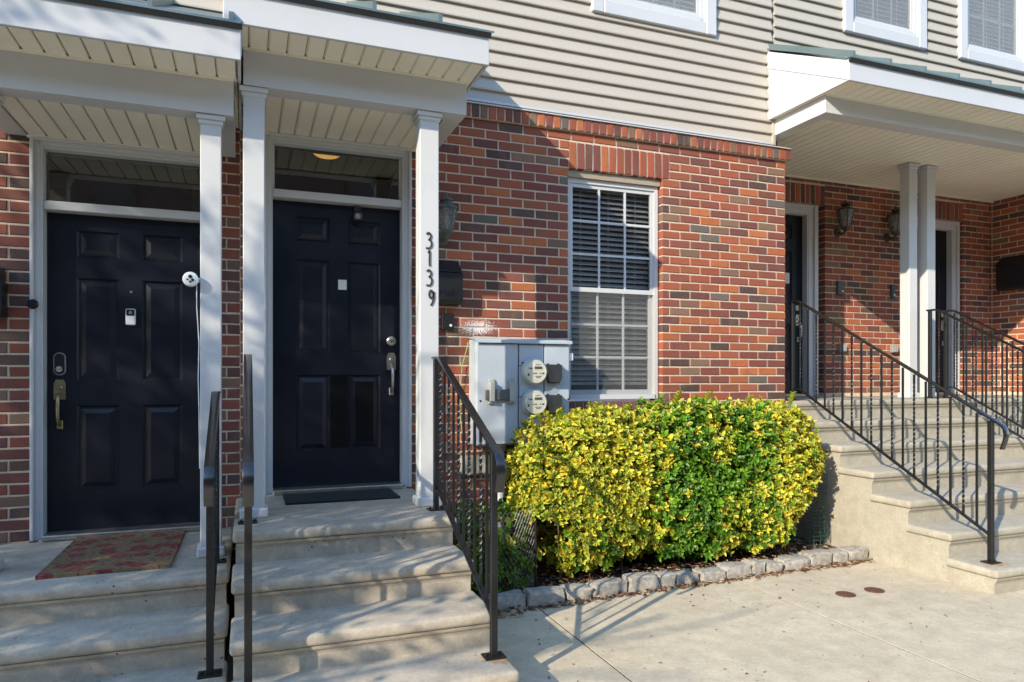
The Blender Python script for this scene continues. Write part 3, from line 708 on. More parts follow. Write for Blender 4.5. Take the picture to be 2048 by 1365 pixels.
# ================================================================== RAILINGS
def rails(name, label, X, yu, zu, yl, slope, zb_u, zb_l, lower_drop, flat=.09, group=None, plate_dir=1, y_first=None, yb_u=None):
    """handrail runs from (yu,zu) level for 'flat', then down at 'slope' to (yl, ..) and ends in a curl; posts stand on zb_u / zb_l"""
    r = thing(name, (X, yl+.06, zb_l), label, 'railing', group)
    ys = yu-flat; ze = zu-slope*(ys-yl)
    path = [(X, yu+.03, zu), (X, ys+.03, zu), (X, ys, zu-.006)]
    for t in (.25, .5, .75, 1): path.append((X, ys+(yl-ys)*t, zu-.006-slope*(ys-yl)*t))
    zk = path[-1][2]
    for dy, dz in ((-.022, -.014), (-.038, -.036), (-.045, -.068), (-.042, -.102), (-.033, -.132), (-.024, -.154), (-.020, -.17)): path.append((X, yl+dy, zk+dz))
    prof = [(-.0215, -.006), (-.0215, .002), (-.0175, .006), (-.012, .005), (-.0095, .010), (-.004, .012), (.004, .012), (.0095, .010), (.012, .005), (.0175, .006), (.0215, .002), (.0215, -.006), (.016, -.008), (-.016, -.008)]
    auto(B().sweep(path, [(a, -b) for a, b in prof]).build('handrail', 'rail_iron', r), 28)
    top = lambda y: zu-.012 if y > ys else zu-.018-slope*(ys-y)
    bot = lambda y: top(y)-lower_drop
    yp_l = yl+.055; yp_u = yu-.0
    B().sweep([(X, yp_u, bot(min(yp_u, ys))), (X, ys, bot(ys)), (X, (ys+yp_l)/2, bot((ys+yp_l)/2)), (X, yp_l, bot(yp_l))], [(-.013, -.006), (.013, -.006), (.013, .006), (-.013, .006)]).build('bottom_rail', 'iron', r)
    B().box(X-.015, X+.015, yp_u-.015, yp_u+.015, zb_u+.005, zu-.006, .002).build('upper_post', 'iron', r)
    B().box(X-.0155, X+.0155, yp_l-.0155, yp_l+.0155, zb_l+.006, top(yp_l)-.002, .002).build('lower_post', 'iron', r)
    for yp, zp in ((yp_u, zb_u), (yp_l, zb_l)):
        B().box(X-.05, X+.05, yp-.04, yp+.04, zp+.0005, zp+.0075, .001).build('base_plate', 'iron', r)
        for sx in (-1, 1): B().lathe([(.008, 0), (.008, .008), (.004, .011)], (X+sx*.036, yp, zp+.0075), 'z', 6).build('bolt', 'iron', r)
    # balusters, plain and twisted in turn
    n = int(round((yp_u-yp_l)/.098)); step = (yp_u-yp_l)/n; me = [None, None]
    L = lower_drop-.012
    for k in range(1, n):
        y = yp_u-step*k; zb = bot(y)+.004; tw = k % 2
        if me[tw] is None:
            b = B(); m = 44 if tw else 1; h = .0062; vs = []; fs = []
            for i in range(m+1):
                t = i/m; a = 0
                if tw: a = 2*math.pi*5*min(1, max(0, (t-.08)/.84))
                for q in range(4):
                    an = a+math.pi/4+q*math.pi/2; vs.append((X+h*1.414*math.cos(an), y+h*1.414*math.sin(an), zb+L*t))
            for i in range(m):
                for q in range(4): fs.append((i*4+q, i*4+(q+1) % 4, (i+1)*4+(q+1) % 4, (i+1)*4+q))
            fs += [(3, 2, 1, 0), (m*4, m*4+1, m*4+2, m*4+3)]
            o = b.add(vs, fs).build('twisted_baluster' if tw else 'baluster', 'iron', r, loc=(X, y, zb)); me[tw] = o.data
        else: inst(me[tw], 'twisted_baluster' if tw else 'baluster', r, (X, y, zb))
    return r
rails('stair_railing', 'black iron railing right of the steps to house 3139, beside the meter box', 1.066, 4.11, .125, 3.0, .452, -.79, -1.285, .775)
rails('stair_railing', 'black iron railing seen end on at the left of the steps to house 3139', .004, 4.10, .125, 3.0, .452, -.79, -1.285, .775)
rails('stair_railing', 'short black iron railing beside the post of the leftmost porch', -.155, 4.10, -.075, 3.34, .452, -.99, -1.32, .775)
rails('stair_railing', 'long black iron railing nearest the hedge on the right-hand flight', 4.672, 5.085, .70, 3.20, .552, -.2, -1.235, .775)
rails('stair_railing', 'black iron railing starting at the twin white posts, left one of the pair', 6.561, 5.2, .705, 3.20, .54, -.2, -1.235, .775)
rails('stair_railing', 'black iron railing starting at the twin white posts, right one of the pair', 6.785, 5.2, .705, 3.20, .54, -.2, -1.235, .775)

# ================================================================== METER BOX
mb = thing('meter_box', (1.92, WY, -.49), 'grey twin electricity meter cabinet on the brick wall beside the window', 'meter box')
mx0, mx1, my, mz0, mz1 = 1.546, 2.288, 4.807, -.488, .292
B().box(mx0, mx1, my+.012, WY-.001, mz0, mz1, .012, 2).build('cabinet', 'meter_grey', mb)
B().box(mx0+.004, 1.8675, my, my+.0115, mz0+.01, mz1-.035, .004).build('left_cover', 'meter_grey', mb)
B().box(2.0825, mx1-.004, my+.002, my+.0115, mz0+.01, mz1-.035, .003).build('right_cover', 'meter_grey', mb)
B().prism([(my-.022, mz1-.012), (my-.022, mz1-.03), (my-.018, mz1-.03), (my-.016, mz1-.014), (WY-.001, mz1+.0145), (WY-.001, mz1+.017), (my-.02, mz1-.008)], 'x', mx0-.012, mx1+.012).build('top_hood', 'meter_grey', mb)
B().box(1.868, 2.082, my+.0085, my+.0118, mz0+.012, mz1-.037).build('panel_gap', 'latch_dark', mb)
for z0, z1 in ((.099, .252), (-.131, .093), (-.359, -.137), (-.478, -.365)): B().box(1.878, 2.072, my+.001, my+.0115, z0, z1, .003).build('meter_panel', 'meter_grey', mb)
for x, z in ((1.903, .118), (2.05, .118), (1.575, -.16), (2.276, -.155), (2.098, -.155)): B().lathe([(.0075, 0), (.0075, .004), (.004, .006)], (x, my+.001, z), 'y', 12).build('screw', 'black_plastic', mb)
for zc in (.052, -.175):
    xc = 1.985
    B().lathe([(.098, 0), (.098, .03), (.093, .034)], (xc, my, zc), 'y', 40).build('meter_ring', 'meter_grey', mb)
    mt = B().lathe([(.088, .034), (.088, .058), (.082, .066)], (xc, my, zc), 'y', 40).build('meter', 'meter_face', mb); auto(mt)
    mt['label'] = 'round electricity meter under a glass cover'
    auto(B().lathe([(.091, .030), (.091, .075), (.086, .092), (.07, .1), (.03, .104), (.001, .105)], (xc, my, zc), 'y', 40).build('meter_cover', 'meter_glass', mb))
    yy = my-.0665
    B().box(xc-.012, xc+.048, yy-.002, yy, zc+.02, zc+.038).build('meter_display', 'lcd', mb)
    b = B()
    for (a, c, e, f) in ((-.04, .024, .018, .01), (-.058, .026, .012, .006), (-.06, -.022, .014, .02), (-.022, -.012, .008, .008), (-.003, -.012, .016, .008), (.035, -.012, .008, .008), (.056, -.012, .016, .012)):
        b.box(xc+a-e/2, xc+a+e/2, yy-.0015, yy, zc+c-f/2, zc+c+f/2)
    for k, (a, wd2) in enumerate(((.018, .05), (.018, .036), (.012, .044))):
        zz = zc-.034-.009*k if k < 2 else zc+.052
        for q in range(9): b.box(xc+a-wd2/2+wd2*q/9, xc+a-wd2/2+wd2*(q+.6)/9, yy-.0012, yy, zz-.0025, zz+.0025)
    b.build('meter_markings', 'latch_dark', mb)
for zc in (.052, -.175):
    B().prism([(2.09, zc+.055), (2.2, zc+.052), (2.2, zc-.05), (2.185, zc-.078), (2.105, zc-.078), (2.09, zc-.04)], 'y', my-.055, my+.001).build('breaker_hood', 'hood_grey', mb)
    B().box(2.104, 2.186, my-.045, my+.001, zc-.086, zc-.079).box(2.096, 2.106, my-.03, my+.001, zc+.053, zc+.062).box(2.182, 2.192, my-.03, my+.001, zc+.053, zc+.062).build('hood_lip', 'black_plastic', mb)
B().box(1.606, 1.80, my-.03, my-.012, -.157, -.078, .008, 2).build('latch_bar', 'latch_dark', mb)
for x in (1.636, 1.79): B().box(x, x+.038, my-.045, my-.001, -.165, -.02, .004).box(x-.005, x+.043, my-.02, my-.001, -.185, -.16, .006).box(x-.005, x+.043, my-.02, my-.001, -.025, -.0, .006).build('latch_bracket', 'bracket_grey', mb)
auto(B().tube([(1.775, 4.93, mz0+.001), (1.775, 4.93, G(1.78)+.01)], .03, 16).build('conduit', 'white_plastic', mb)); B().lathe([(.042, 0), (.042, .045), (.036, .05)], (1.775, 4.93, mz0-.05), 'z', 16).build('conduit_collar', 'meter_grey', mb)
B().tube([(mx1-.002, my+.05, .235), (mx1+.02, my+.03, .22), (mx1+.025, my+.03, .19)], .002, 6).build('seal_wire', 'wire', mb)
B().box(mx1+.008, mx1+.04, my+.026, my+.03, .14, .195).build('seal_tag', 'white_plastic', mb)
tb = thing('junction_box', (1.55, WY, -.7), 'small cream utility box low on the wall behind the railing', 'utility box')
B().box(1.48, 1.69, 4.925, 4.998, -.71, -.57, .006).build('box_body', 'cream_plastic', tb); B().box(1.49, 1.68, 4.918, 4.9245, -.70, -.58, .003).build('box_lid', 'cream_plastic', tb)
B().box(1.463, 1.479, 4.96, 4.998, -.69, -.66).box(1.463, 1.479, 4.96, 4.998, -.62, -.59).build('box_clip', 'white_plastic', tb)
tag(B().tube([(1.535, 4.97, .27), (1.52, 4.96, .22), (1.49, 4.975, .10), (1.48, 4.98, -.05), (1.475, 4.985, -.25), (1.50, 4.985, -.45), (1.52, 4.98, -.57)], .0035, 6).build('ground_wire', 'wire_green', None, loc=(1.5, 4.98, -.57)), 'thin green wire running down beside the meter box', 'wire')

# ================================================================== WALL FITTINGS
def lantern(label, x, y, z, m='verdigris', glass='lantern_glass', k_=1.):
    """coach lantern: wall plate, arm, six-sided tapered glass, cap and finial; z = bottom of the glass; y = wall"""
    t = thing('wall_lantern', (x, y, z-.1), label, 'lantern', None); yc = y-.115
    B().lathe([(.052, 0), (.052, .006), (.044, .014), (.03, .02)], (x-.005, y-.0005, z-.045), 'y', 24).build('wall_plate', m, t)
    B().tube([(x-.005, y-.015, z-.045), (x-.003, y-.05, z-.07), (x, yc+.02, z-.065), (x, yc, z-.03)], .011, 8).build('arm', m, t)
    B().lathe([(.012, -.055), (.018, -.045), (.03, -.035), (.045, -.02), (.048, 0)], (x, yc, z), 'z', 6).build('lantern_base', m, t)
    r0, r1, hh = .044*k_, .076*k_, .155*k_
    B().lathe([(r0, .002), (r1, hh)], (x, yc, z), 'z', 6).build('glass', glass, t)
    for k in range(6):
        a = k*math.pi/3; B().tube([(x+(r0+.001)*math.cos(a), yc+(r0+.001)*math.sin(a), z), (x+(r1+.001)*math.cos(a), yc+(r1+.001)*math.sin(a), z+hh)], .0045, 6).build('glazing_bar', m, t)
    B().lathe([(r1+.008, hh), (r1+.008, hh+.008), (.045, hh+.035), (.036, hh+.055), (.05, hh+.058), (.045, hh+.07), (.015, hh+.085), (.006, hh+.1), (.009, hh+.108), (.002, hh+.122)], (x, yc, z), 'z', 12).build('lantern_cap', m, t)
    B().lathe([(.012, .003), (.014, .06), (.02, .08), (.018, .10), (.006, .115)], (x, yc, z), 'z', 12).build('bulb', 'white_plastic', t, smooth=True)
    return t
lantern('greenish metal wall lantern on the brick beside the number post', 1.345, WY, 1.07)
lantern('brown wall lantern on the set-back brick wall, left one of the pair', 6.27, RY, 1.70, 'bronze', k_=1.2)
lantern('brown wall lantern on the set-back brick wall, half hidden by a white post', 7.03, RY, 1.70, 'bronze', k_=1.2)
def mailbox(label, x0, x1, y, z0, z1, d=.11, word=None, axis='y'):
    t = thing('mailbox', ((x0+x1)/2, y, z0), label, 'mailbox'); zl = z0+(z1-z0)*.70
    if axis == 'y':
        B().prism([(y-.001, z0), (y-d*.8, z0), (y-d, z0+.03), (y-d, zl), (y-.001, zl)], 'x', x0, x1).build('box_body', 'black_plastic', t)
        B().prism([(y-.001, zl+.004), (y-d-.008, zl+.004), (y-d-.008, zl+.016), (y-.03, z1), (y-.001, z1)], 'x', x0-.004, x1-.012).build('lid', 'black_plastic', t)
    else:                                    # hangs on a wall that faces left; x is the wall, y0..y1 runs along it
        X = y
        B().prism([(X-.001, z0), (X-d*.8, z0), (X-d, z0+.03), (X-d, zl), (X-.001, zl)], 'y', x0, x1).build('box_body', 'black_plastic', t)
        B().prism([(X-.001, zl+.004), (X-d-.008, zl+.004), (X-d-.008, zl+.016), (X-.03, z1), (X-.001, z1)], 'y', x0-.004, x1+.004).build('lid', 'black_plastic', t)
    if word:
        cu = bpy.data.curves.new('lettering', 'FONT'); cu.body = word; cu.size = .07; cu.extrude = .0012
        ob = bpy.data.objects.new('lettering', cu); COL.objects.link(ob)
        me = bpy.data.meshes.new_from_object(ob.evaluated_get(bpy.context.evaluated_depsgraph_get())); bpy.data.objects.remove(ob)
        b = B(); b.add([(x0+.13+v.co.x, y-d-.0012-v.co.z, z0+.055+v.co.y) for v in me.vertices], [tuple(p.vertices) for p in me.polygons]); b.build('lettering', 'door_paint', t)
    return t
mailbox('black metal mailbox reading Mail on the brick beside post 3139', 1.16, 1.47, WY, .545, .865, word='Mail')
t_ = thing('mailbox', (8.8, 5.8, 1.08), 'black mailbox on the brick side wall at the right edge', 'mailbox'); bpy.data.objects.remove(t_)
mailbox('black mailbox on the brick side wall at the right edge', 5.62, 5.985, 8.8, 1.09, 1.50, d=.12, axis='x')['category'] = 'mailbox'
mailbox('black mailbox cut off at the left edge, beside the leftmost door', -1.66, -1.345, WY, .36, .66)
def bell(label, x, y, z, w_=.075, h_=.12, m='black_plastic'):
    t = thing('doorbell', (x, y, z), label, 'doorbell')
    B().box(x-w_/2, x+w_/2, y-.022, y-.0005, z-h_/2, z+h_/2, .005).build('bell_plate', 'bronze', t); B().box(x-w_/2+.005, x+w_/2-.005, y-.026, y-.0225, z-h_/2+.005, z+h_/2-.005, .001).build('bell_face', m, t)
    B().lathe([(.010, 0), (.010, .004)], (x+w_*.2, y-.0262, z-h_*.22), 'y', 14).build('bell_button', 'white_plastic', t); return t
bell('dark doorbell plate on the brick just above the meter box', 1.382, WY, .42, .095, .125)
bell('dark boxy doorbell on the set-back wall, partly in sunlight', 6.30, RY, 1.03, .10, .16)
bell('narrow dark doorbell on the set-back wall beside the white posts', 7.10, RY, 1.02, .06, .16)
def outlet(label, x, y, z):
    t = thing('outdoor_socket', (x, y, z), label, 'socket')
    B().box(x-.045, x+.045, y-.045, y-.0005, z-.045, z+.045, .006).build('socket_cover', 'grey_plastic', t)
    for sx in (-.026, 0, .026): B().box(x+sx-.008, x+sx+.008, y-.051, y-.0455, z-.036, z+.036, .002).build('cover_rib', 'bracket_grey', t)
outlet('grey outdoor socket low on the set-back wall, left one', 6.32, RY, .35); outlet('grey outdoor socket low on the set-back wall beside the white posts', 7.11, RY, .35)

# house number on the post
hn = thing('house_number', (1.055, 4.23, .47), 'dark metal house number 3139 running down the white post', 'house number')
def digit(ch, cx, cz, sx, sz):
    S = {'3': [[(-.75, .80), (-.35, 1.0), (.25, .95), (.55, .62), (.35, .28), (-.15, .12)], [(-.15, .12), (.45, .02), (.78, -.35), (.6, -.75), (.05, -1.0), (-.9, -.98)]],
         '1': [[(-.35, .72), (.05, 1.0), (.08, .3), (.05, -.4), (.12, -1.0)]],
         '9': [[(.55, .45), (.15, .95), (-.4, .95), (-.72, .5), (-.45, .05), (.1, .02), (.55, .45), (.75, .85)], [(.62, .6), (.7, .1), (.35, -.5), (-.25, -1.0)]]}
    b = B()
    for st in S[ch]:
        pts = [Vector((p[0], 0, p[1])) for p in st]; fine = []
        for i in range(len(pts)-1):
            p0, p1, p2, p3 = pts[max(i-1, 0)], pts[i], pts[i+1], pts[min(i+2, len(pts)-1)]
            for k in range(4):
                t = k/4; fine.append(.5*((2*p1)+(p2-p0)*t+(2*p0-5*p1+4*p2-p3)*t*t+(3*p1-p0-3*p2+p3)*t**3))
        fine.append(pts[-1])
        pth = [(cx+p.x*sx, 4.2285, cz+p.z*sz) for p in fine]
        b.sweep(pth, [(-.003, -.005), (.003, -.005), (.003, .005), (-.003, .005)], up=Vector((0, 1, 0)))
    return b.build('digit', 'digit', hn)
for ch, x, z in (('3', 1.052, .855), ('1', 1.054, .745), ('3', 1.054, .625), ('9', 1.068, .50)): digit(ch, x, z, .021 if ch != '1' else .02, .047)

# ================================================================== MATS
def quad_mat(name, label, pts, z, m, mesh=None, th=.014):
    o = B().prism(pts, 'z', z+.001, z+th).build(name, m, None, loc=(sum(p[0] for p in pts)/4, sum(p[1] for p in pts)/4, z)); return tag(o, label, 'doormat')
quad_mat('doormat', 'plain black rubber doormat at the door of house 3139', [(.225, 4.58), (.945, 4.575), (.945, 4.985), (.225, 4.985)], -.79, 'mat_black')
quad_mat('doormat', 'tan coir doormat printed with red flowers', [(-.975, 4.05), (-.375, 4.055), (-.37, 4.965), (-.975, 4.96)], -.99, 'floral_coir', th=.018)

# ================================================================== PLANTING BED
se = thing('stone_edging', (2.9, 4.15, G(2.9)), 'row of rough grey granite blocks edging the planting bed', 'edging')
x = 1.22; i = 0
while x < 4.46:
    L = R.choice((.13, .17, .2, .23, .26)); L = min(L, 4.5-x); y0 = 4.085+.012*math.sin(i*2.1); d = .13; hgt = .085+R.uniform(-.014, .016)
    bm = bmesh.new(); bmesh.ops.create_cube(bm, size=1)
    bmesh.ops.bevel(bm, geom=bm.edges[:], offset=.16, segments=2, profile=.6, affect='EDGES')
    bmesh.ops.subdivide_edges(bm, edges=bm.edges[:], cuts=1, use_grid_fill=True)
    sd = Vector((i*3.7, i*1.3, 5))
    for v in bm.verts:
        k = 1+.20*noise.noise(v.co*2.6+sd)+.11*noise.noise(v.co*7+sd)
        v.co = Vector((x+L/2+v.co.x*k*(L-.006), y0+d/2+v.co.y*k*d, G(x)+hgt/2-.02+v.co.z*k*(hgt+.04)))
    auto(B().bm(bm).build('edging_stone', 'granite', se), 30); x += L+.004; i += 1

def leaf_geo(b, p, d, up, L, W, cm, ce, cup=.25):
    """one leaf: midrib of base-mid-tip, two margins; margins take colour ce, the middle cm"""
    d = d.normalized(); s = d.cross(up)
    if s.length < 1e-3: s = d.cross(Vector((1, 0, 0)))
    s.normalize(); n = s.cross(d)
    q = lambda a, c, e: p+d*(L*a)+s*(W*c)+n*(L*e)
    vs = [q(0, 0, 0), q(.35, .5, cup*.5), q(.75, .42, cup*.35), q(1, 0, -.08), q(.75, -.42, cup*.35), q(.35, -.5, cup*.5), q(.38, 0, .02), q(.72, 0, .03),
          q(.37, .27, cup*.24), q(.37, -.27, cup*.24), q(.73, .22, cup*.18), q(.73, -.22, cup*.18)]
    b.add(vs, [(0, 6, 8), (0, 8, 1), (8, 6, 7, 10), (1, 8, 10, 2), (10, 7, 3), (2, 10, 3), (0, 9, 6), (0, 5, 9), (9, 11, 7, 6), (5, 4, 11, 9), (11, 3, 7), (4, 3, 11)],
          [cm, ce, ce, ce, ce, ce, cm, cm, cm, cm, cm, cm])
GRN = [(.075, .185, .012), (.11, .25, .016), (.055, .14, .012), (.15, .30, .02)]
YEL = [(.75, .58, .05), (.68, .58, .06), (.78, .53, .04), (.62, .58, .07)]
LIM = [(.28, .40, .035), (.38, .46, .05), (.22, .35, .03)]
def shrub(label, c, r, n, gold, seed, zmin, leafL=.045, dull=1., patches=(), gap=None, warp=None):
    """c centre, r radii of a boxy crown; gold(p) = share of yellow leaves at p"""
    rr = random.Random(seed); t = thing('shrub', (c[0], c[1]+.02, G(c[0])+.02), label, 'shrub'); b = B()
    for i in range(n):
        # direction on a boxy superellipsoid, biased to the outside
        v = Vector((rr.gauss(0, 1), rr.gauss(0, 1), rr.gauss(0, 1))).normalized()
        if v.y > .35 and rr.random() < .6: v.y = -v.y
        e = 4.4; k = (abs(v.x)**e+abs(v.y)**e+abs(v.z)**e)**(-1/e); s = v*k
        lump = 1+.10*noise.noise(Vector((s.x*r[0]*3.5+seed, s.y*r[1]*3.5, s.z*r[2]*3.5)))+.06*noise.noise(Vector((s.x*r[0]*9+seed, s.y*r[1]*9, s.z*r[2]*9)))
        dep = 1-abs(rr.gauss(0, .11)) if rr.random() < .8 else rr.uniform(.55, .95)
        if rr.random() < .03: dep = rr.uniform(1.0, 1.09)
        p = Vector(c)+Vector((s.x*r[0], s.y*r[1], s.z*r[2]))*lump*dep
        if warp: p = warp(p)
        if p.z < zmin+.05*noise.noise(p*9): continue
        if p.y > 4.93: continue
        if gap and noise.noise(Vector((p.x*4.1+seed, p.z*4.1, 3)))*.5+.5 < gap(p): continue
        out = Vector((s.x/r[0]*.3, s.y/r[1]*.3, s.z/r[2]*.3)).normalized()
        ax = (out*.9+Vector((0, -.15, .55))+Vector((rr.gauss(0, .35), rr.gauss(0, .35), rr.gauss(0, .3)))).normalized()
        isg = rr.random() < gold(p); m = rr.randint(5, 8); ph = rr.random()*6.28; q = ax.cross(Vector((.3, .2, 1))).normalized(); q2 = ax.cross(q)
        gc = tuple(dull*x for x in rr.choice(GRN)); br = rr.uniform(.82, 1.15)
        for j in range(m):
            a = ph+j*2.4; tier = j/m; sp = .95-.7*tier
            d = (ax*(.22+.6*tier)+(q*math.cos(a)+q2*math.sin(a))*sp).normalized()
            if isg:
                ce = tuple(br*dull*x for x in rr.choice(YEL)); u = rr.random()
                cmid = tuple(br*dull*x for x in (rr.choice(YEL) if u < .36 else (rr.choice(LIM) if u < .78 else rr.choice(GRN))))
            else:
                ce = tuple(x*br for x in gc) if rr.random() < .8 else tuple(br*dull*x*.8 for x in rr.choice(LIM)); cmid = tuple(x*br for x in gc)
            leaf_geo(b, p+ax*(.018*tier), d, ax, leafL*rr.uniform(.55, 1.25), leafL*rr.uniform(.42, .68), cmid, ce, rr.uniform(.1, .35))
    for (px, py, pz, hgt) in patches:      # shoots standing out of the clipped outline
        for k in range(7):
            for j in range(4):
                a = j*1.57+k*.8; d = Vector((math.cos(a)*.7, math.sin(a)*.7, .7)); leaf_geo(b, Vector((px+.006*k, py, pz+hgt*k/7)), d, Vector((0, 0, 1)), leafL*1.1, leafL*.55, rr.choice(LIM), rr.choice(YEL))
    tag(b.build('foliage', 'leaf', t, smooth=False, normals=False), kind='stuff')
    for k in range(9):
        x0 = c[0]+rr.uniform(-.5, .5)*r[0]; y0 = c[1]+rr.uniform(-.3, .3)*r[1]; x1 = c[0]+rr.uniform(-.85, .85)*r[0]; y1 = c[1]+rr.uniform(-.7, .7)*r[1]; zb = G(x0)+.0; z1 = c[2]+rr.uniform(-.2, .6)*r[2]
        B().tube([(x0, y0, zb), (x0+(x1-x0)*.3+rr.uniform(-.03, .03), y0+(y1-y0)*.35, zb+(z1-zb)*.4), (x0+(x1-x0)*.7, y0+(y1-y0)*.7, zb+(z1-zb)*.75), (x1, y1, z1)], .011, 6, .004).build('stem', 'twig', t)
    return t
def low(p): return max(0, min(.45, (-.95-p.z)*.9))
shrub('large golden variegated shrub in front of the window, left end of the hedge', (2.29, 4.54, -.75), (.55, .33, .54), 3900, lambda p: (.97-max(0, (-.7-p.z))*.5)*(.55 if p.x > 2.72+.08*math.sin(p.z*14) else 1), 3, -1.31, patches=((2.30, 4.45, -.27, .09), (2.52, 4.4, -.26, .05)), gap=lambda p: low(p)+(.5 if p.x < 2.0 and p.z < -.9 else 0), warp=lambda p: Vector((p.x, p.y, p.z-max(0, min(1, (p.z+1.0)/.6))*(.05+max(0, 2.2-p.x)*.22))))
def gm(p):
    if abs(p.x-3.22) < .10 and -.62 < p.z < -.30: return .9
    if p.z > -.27: return .45
    if p.z < -.85 and p.x > 3.2: return .6
    return .45 if p.x < 2.82+.07*math.sin(p.z*11) else .07
shrub('green-leaved shrub in the middle of the hedge', (3.12, 4.53, -.76), (.50, .34, .55), 3100, gm, 5, -1.33, patches=((3.02, 4.5, -.19, .08), (3.3, 4.5, -.18, .06)), gap=lambda p: low(p)*.8)
shrub('golden variegated shrub at the right end of the hedge beside the pale stair wall', (3.80, 4.52, -.74), (.42, .33, .53), 2700, lambda p: .95 if p.x > 3.70 else .35, 8, -1.30, patches=((4.06, 4.45, -.22, .10), (3.62, 4.42, -.2, .05)), gap=lambda p: low(p)*.7, warp=lambda p: Vector((p.x-max(0, -.70-p.z)*max(0, (p.x-3.5)/.7)*.62, p.y, p.z-.02)))
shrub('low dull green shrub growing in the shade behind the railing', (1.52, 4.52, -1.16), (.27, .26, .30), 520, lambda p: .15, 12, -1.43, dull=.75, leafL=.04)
# bare lower stems in front of the hedge
# wire netting round the low shrub
def hexnet(name, label, pts, z0, z1, cell, mat, thick):
    b = B(); L = [0]
    for a, c in zip(pts, pts[1:]): L.append(L[-1]+(Vector(c)-Vector(a)).length)
    def at(u):
        u = max(0, min(L[-1]-1e-6, u))
        for i in range(len(pts)-1):
            if u <= L[i+1]: t = (u-L[i])/(L[i+1]-L[i]); return Vector(pts[i]).lerp(Vector(pts[i+1]), t)
    nu = int(L[-1]/cell); nv = int((z1-z0)/(cell*.9))
    P = lambda i, j: Vector((*at((i+.5*(j % 2))*cell), z0+j*cell*.9+.008*noise.noise(Vector((i*.7, j*.7, 1)))))
    for j in range(nv):
        for i in range(nu):
            for q in (P(i, j+1), P(i+(1 if j % 2 else -1), j+1)):
                a = P(i, j); 
                if (q-a).length < cell*1.6: b.tube([a, q], thick, 3)
    return b.build(name, mat, None, loc=(*pts[len(pts)//2], z0)), label
o_, l_ = hexnet('wire_netting', '', [(1.28, 4.85), (1.30, 4.45), (1.42, 4.28), (1.62, 4.24), (1.80, 4.32), (1.86, 4.6), (1.88, 4.9)], G(1.5)+.03, -.86, .028, 'wire', .0009)
tag(o_, 'grey hexagonal wire netting round the low shrub by the railing', 'netting')
tag(B().tube([(1.80, 4.31, G(1.8)), (1.80, 4.31, -.84)], .009, 6).build('netting_stake', 'black_plastic', None, loc=(1.80, 4.31, G(1.8))), 'thin black stake holding the wire netting', 'stake')
nb = B(); na = [(4.345+.14*math.cos(t), 4.58+.18*math.sin(t)) for t in [rad(140+20*k) for k in range(14)]]
for j in range(20):
    z = G(4.1)+.04+j*.03
    nb.tube([(a+.01*math.sin(j*.4)+.012*noise.noise(Vector((k, j*.3, 0))), c, z+.006*math.sin(k*.7+j)) for k, (a, c) in enumerate(na)], .0018, 4)
for k in range(0, 14):
    nb.tube([(na[k][0]+.01*math.sin(j*.4*2)+.012*noise.noise(Vector((k, j*.6, 0))), na[k][1], G(4.1)+.035+j*.06) for j in range(11)], .0018, 4)
tag(nb.build('garden_netting', 'green_net', None, loc=(4.1, 4.6, G(4.1))), 'roll of dark green plastic netting between the hedge and the pale stair', 'netting')
# fallen leaves
lb = B(); rr = random.Random(4)
for i in range(2600):
    u = rr.random()
    if u < .62: x, y = rr.uniform(1.3, 4.4), rr.uniform(4.21, 4.7); z = G(x)+.03+rr.random()*.025
    elif u < .85: x = rr.uniform(1.22, 4.5); y = 4.075-abs(rr.gauss(0, .025)); z = G(x)+.004+rr.random()*.008
    elif u < .93: x, y = 1.22+abs(rr.gauss(0, .12)), 4.03+rr.gauss(0, .035); y = min(y, 4.07); z = G(x)+.006+rr.random()*.02
    elif u < .965: x, y = 4.2+rr.gauss(0, .12), 4.05+rr.gauss(0, .025); y = min(y, 4.07); z = G(x)+.006
    else: x, y = rr.uniform(1.3, 4.4), rr.uniform(2.4, 4.05); z = G(x)+.004
    if x > 4.48: continue
    a = rr.random()*6.28; L = rr.uniform(.02, .05)*(.5 if u > .965 else 1)
    col = rr.choice([(.20, .085, .035), (.26, .13, .06), (.14, .065, .035), (.34, .22, .12), (.42, .32, .20), (.17, .05, .03), (.48, .36, .22), (.38, .27, .16)])
    leaf_geo(lb, Vector((x, y, z)), Vector((math.cos(a), math.sin(a), rr.uniform(-.1, .25))), Vector((rr.gauss(0, .3), rr.gauss(0, .3), 1)), L, L*rr.uniform(.4, .7), col, tuple(c*.8 for c in col), rr.uniform(.1, .5))
tag(lb.build('leaf_litter', 'dry_leaf', None, loc=(2.9, 4.3, G(2.9)), normals=False), 'dry brown leaves lying along the stone edging and bed', 'leaf litter', kind='stuff')
# iron caps in the pavement
for x, y, lab in ((3.665, 3.51, 'rusty round iron cap in the pavement with a dry leaf on it, left one'), (3.905, 3.50, 'rusty round iron cap in the pavement, nearer the pale stair')):
    t = thing('drain_cap', (x, y, G(x)), lab, 'drain cap')
    B().lathe([(.062, 0), (.062, .005), (.055, .006)], (x, y, G(x)), 'z', 28).build('cap_ring', 'rust_iron', t); B().lathe([(.05, .006), (.05, .0075), (.046, .008)], (x, y, G(x)), 'z', 28).build('cap_lid', 'rust_iron', t)

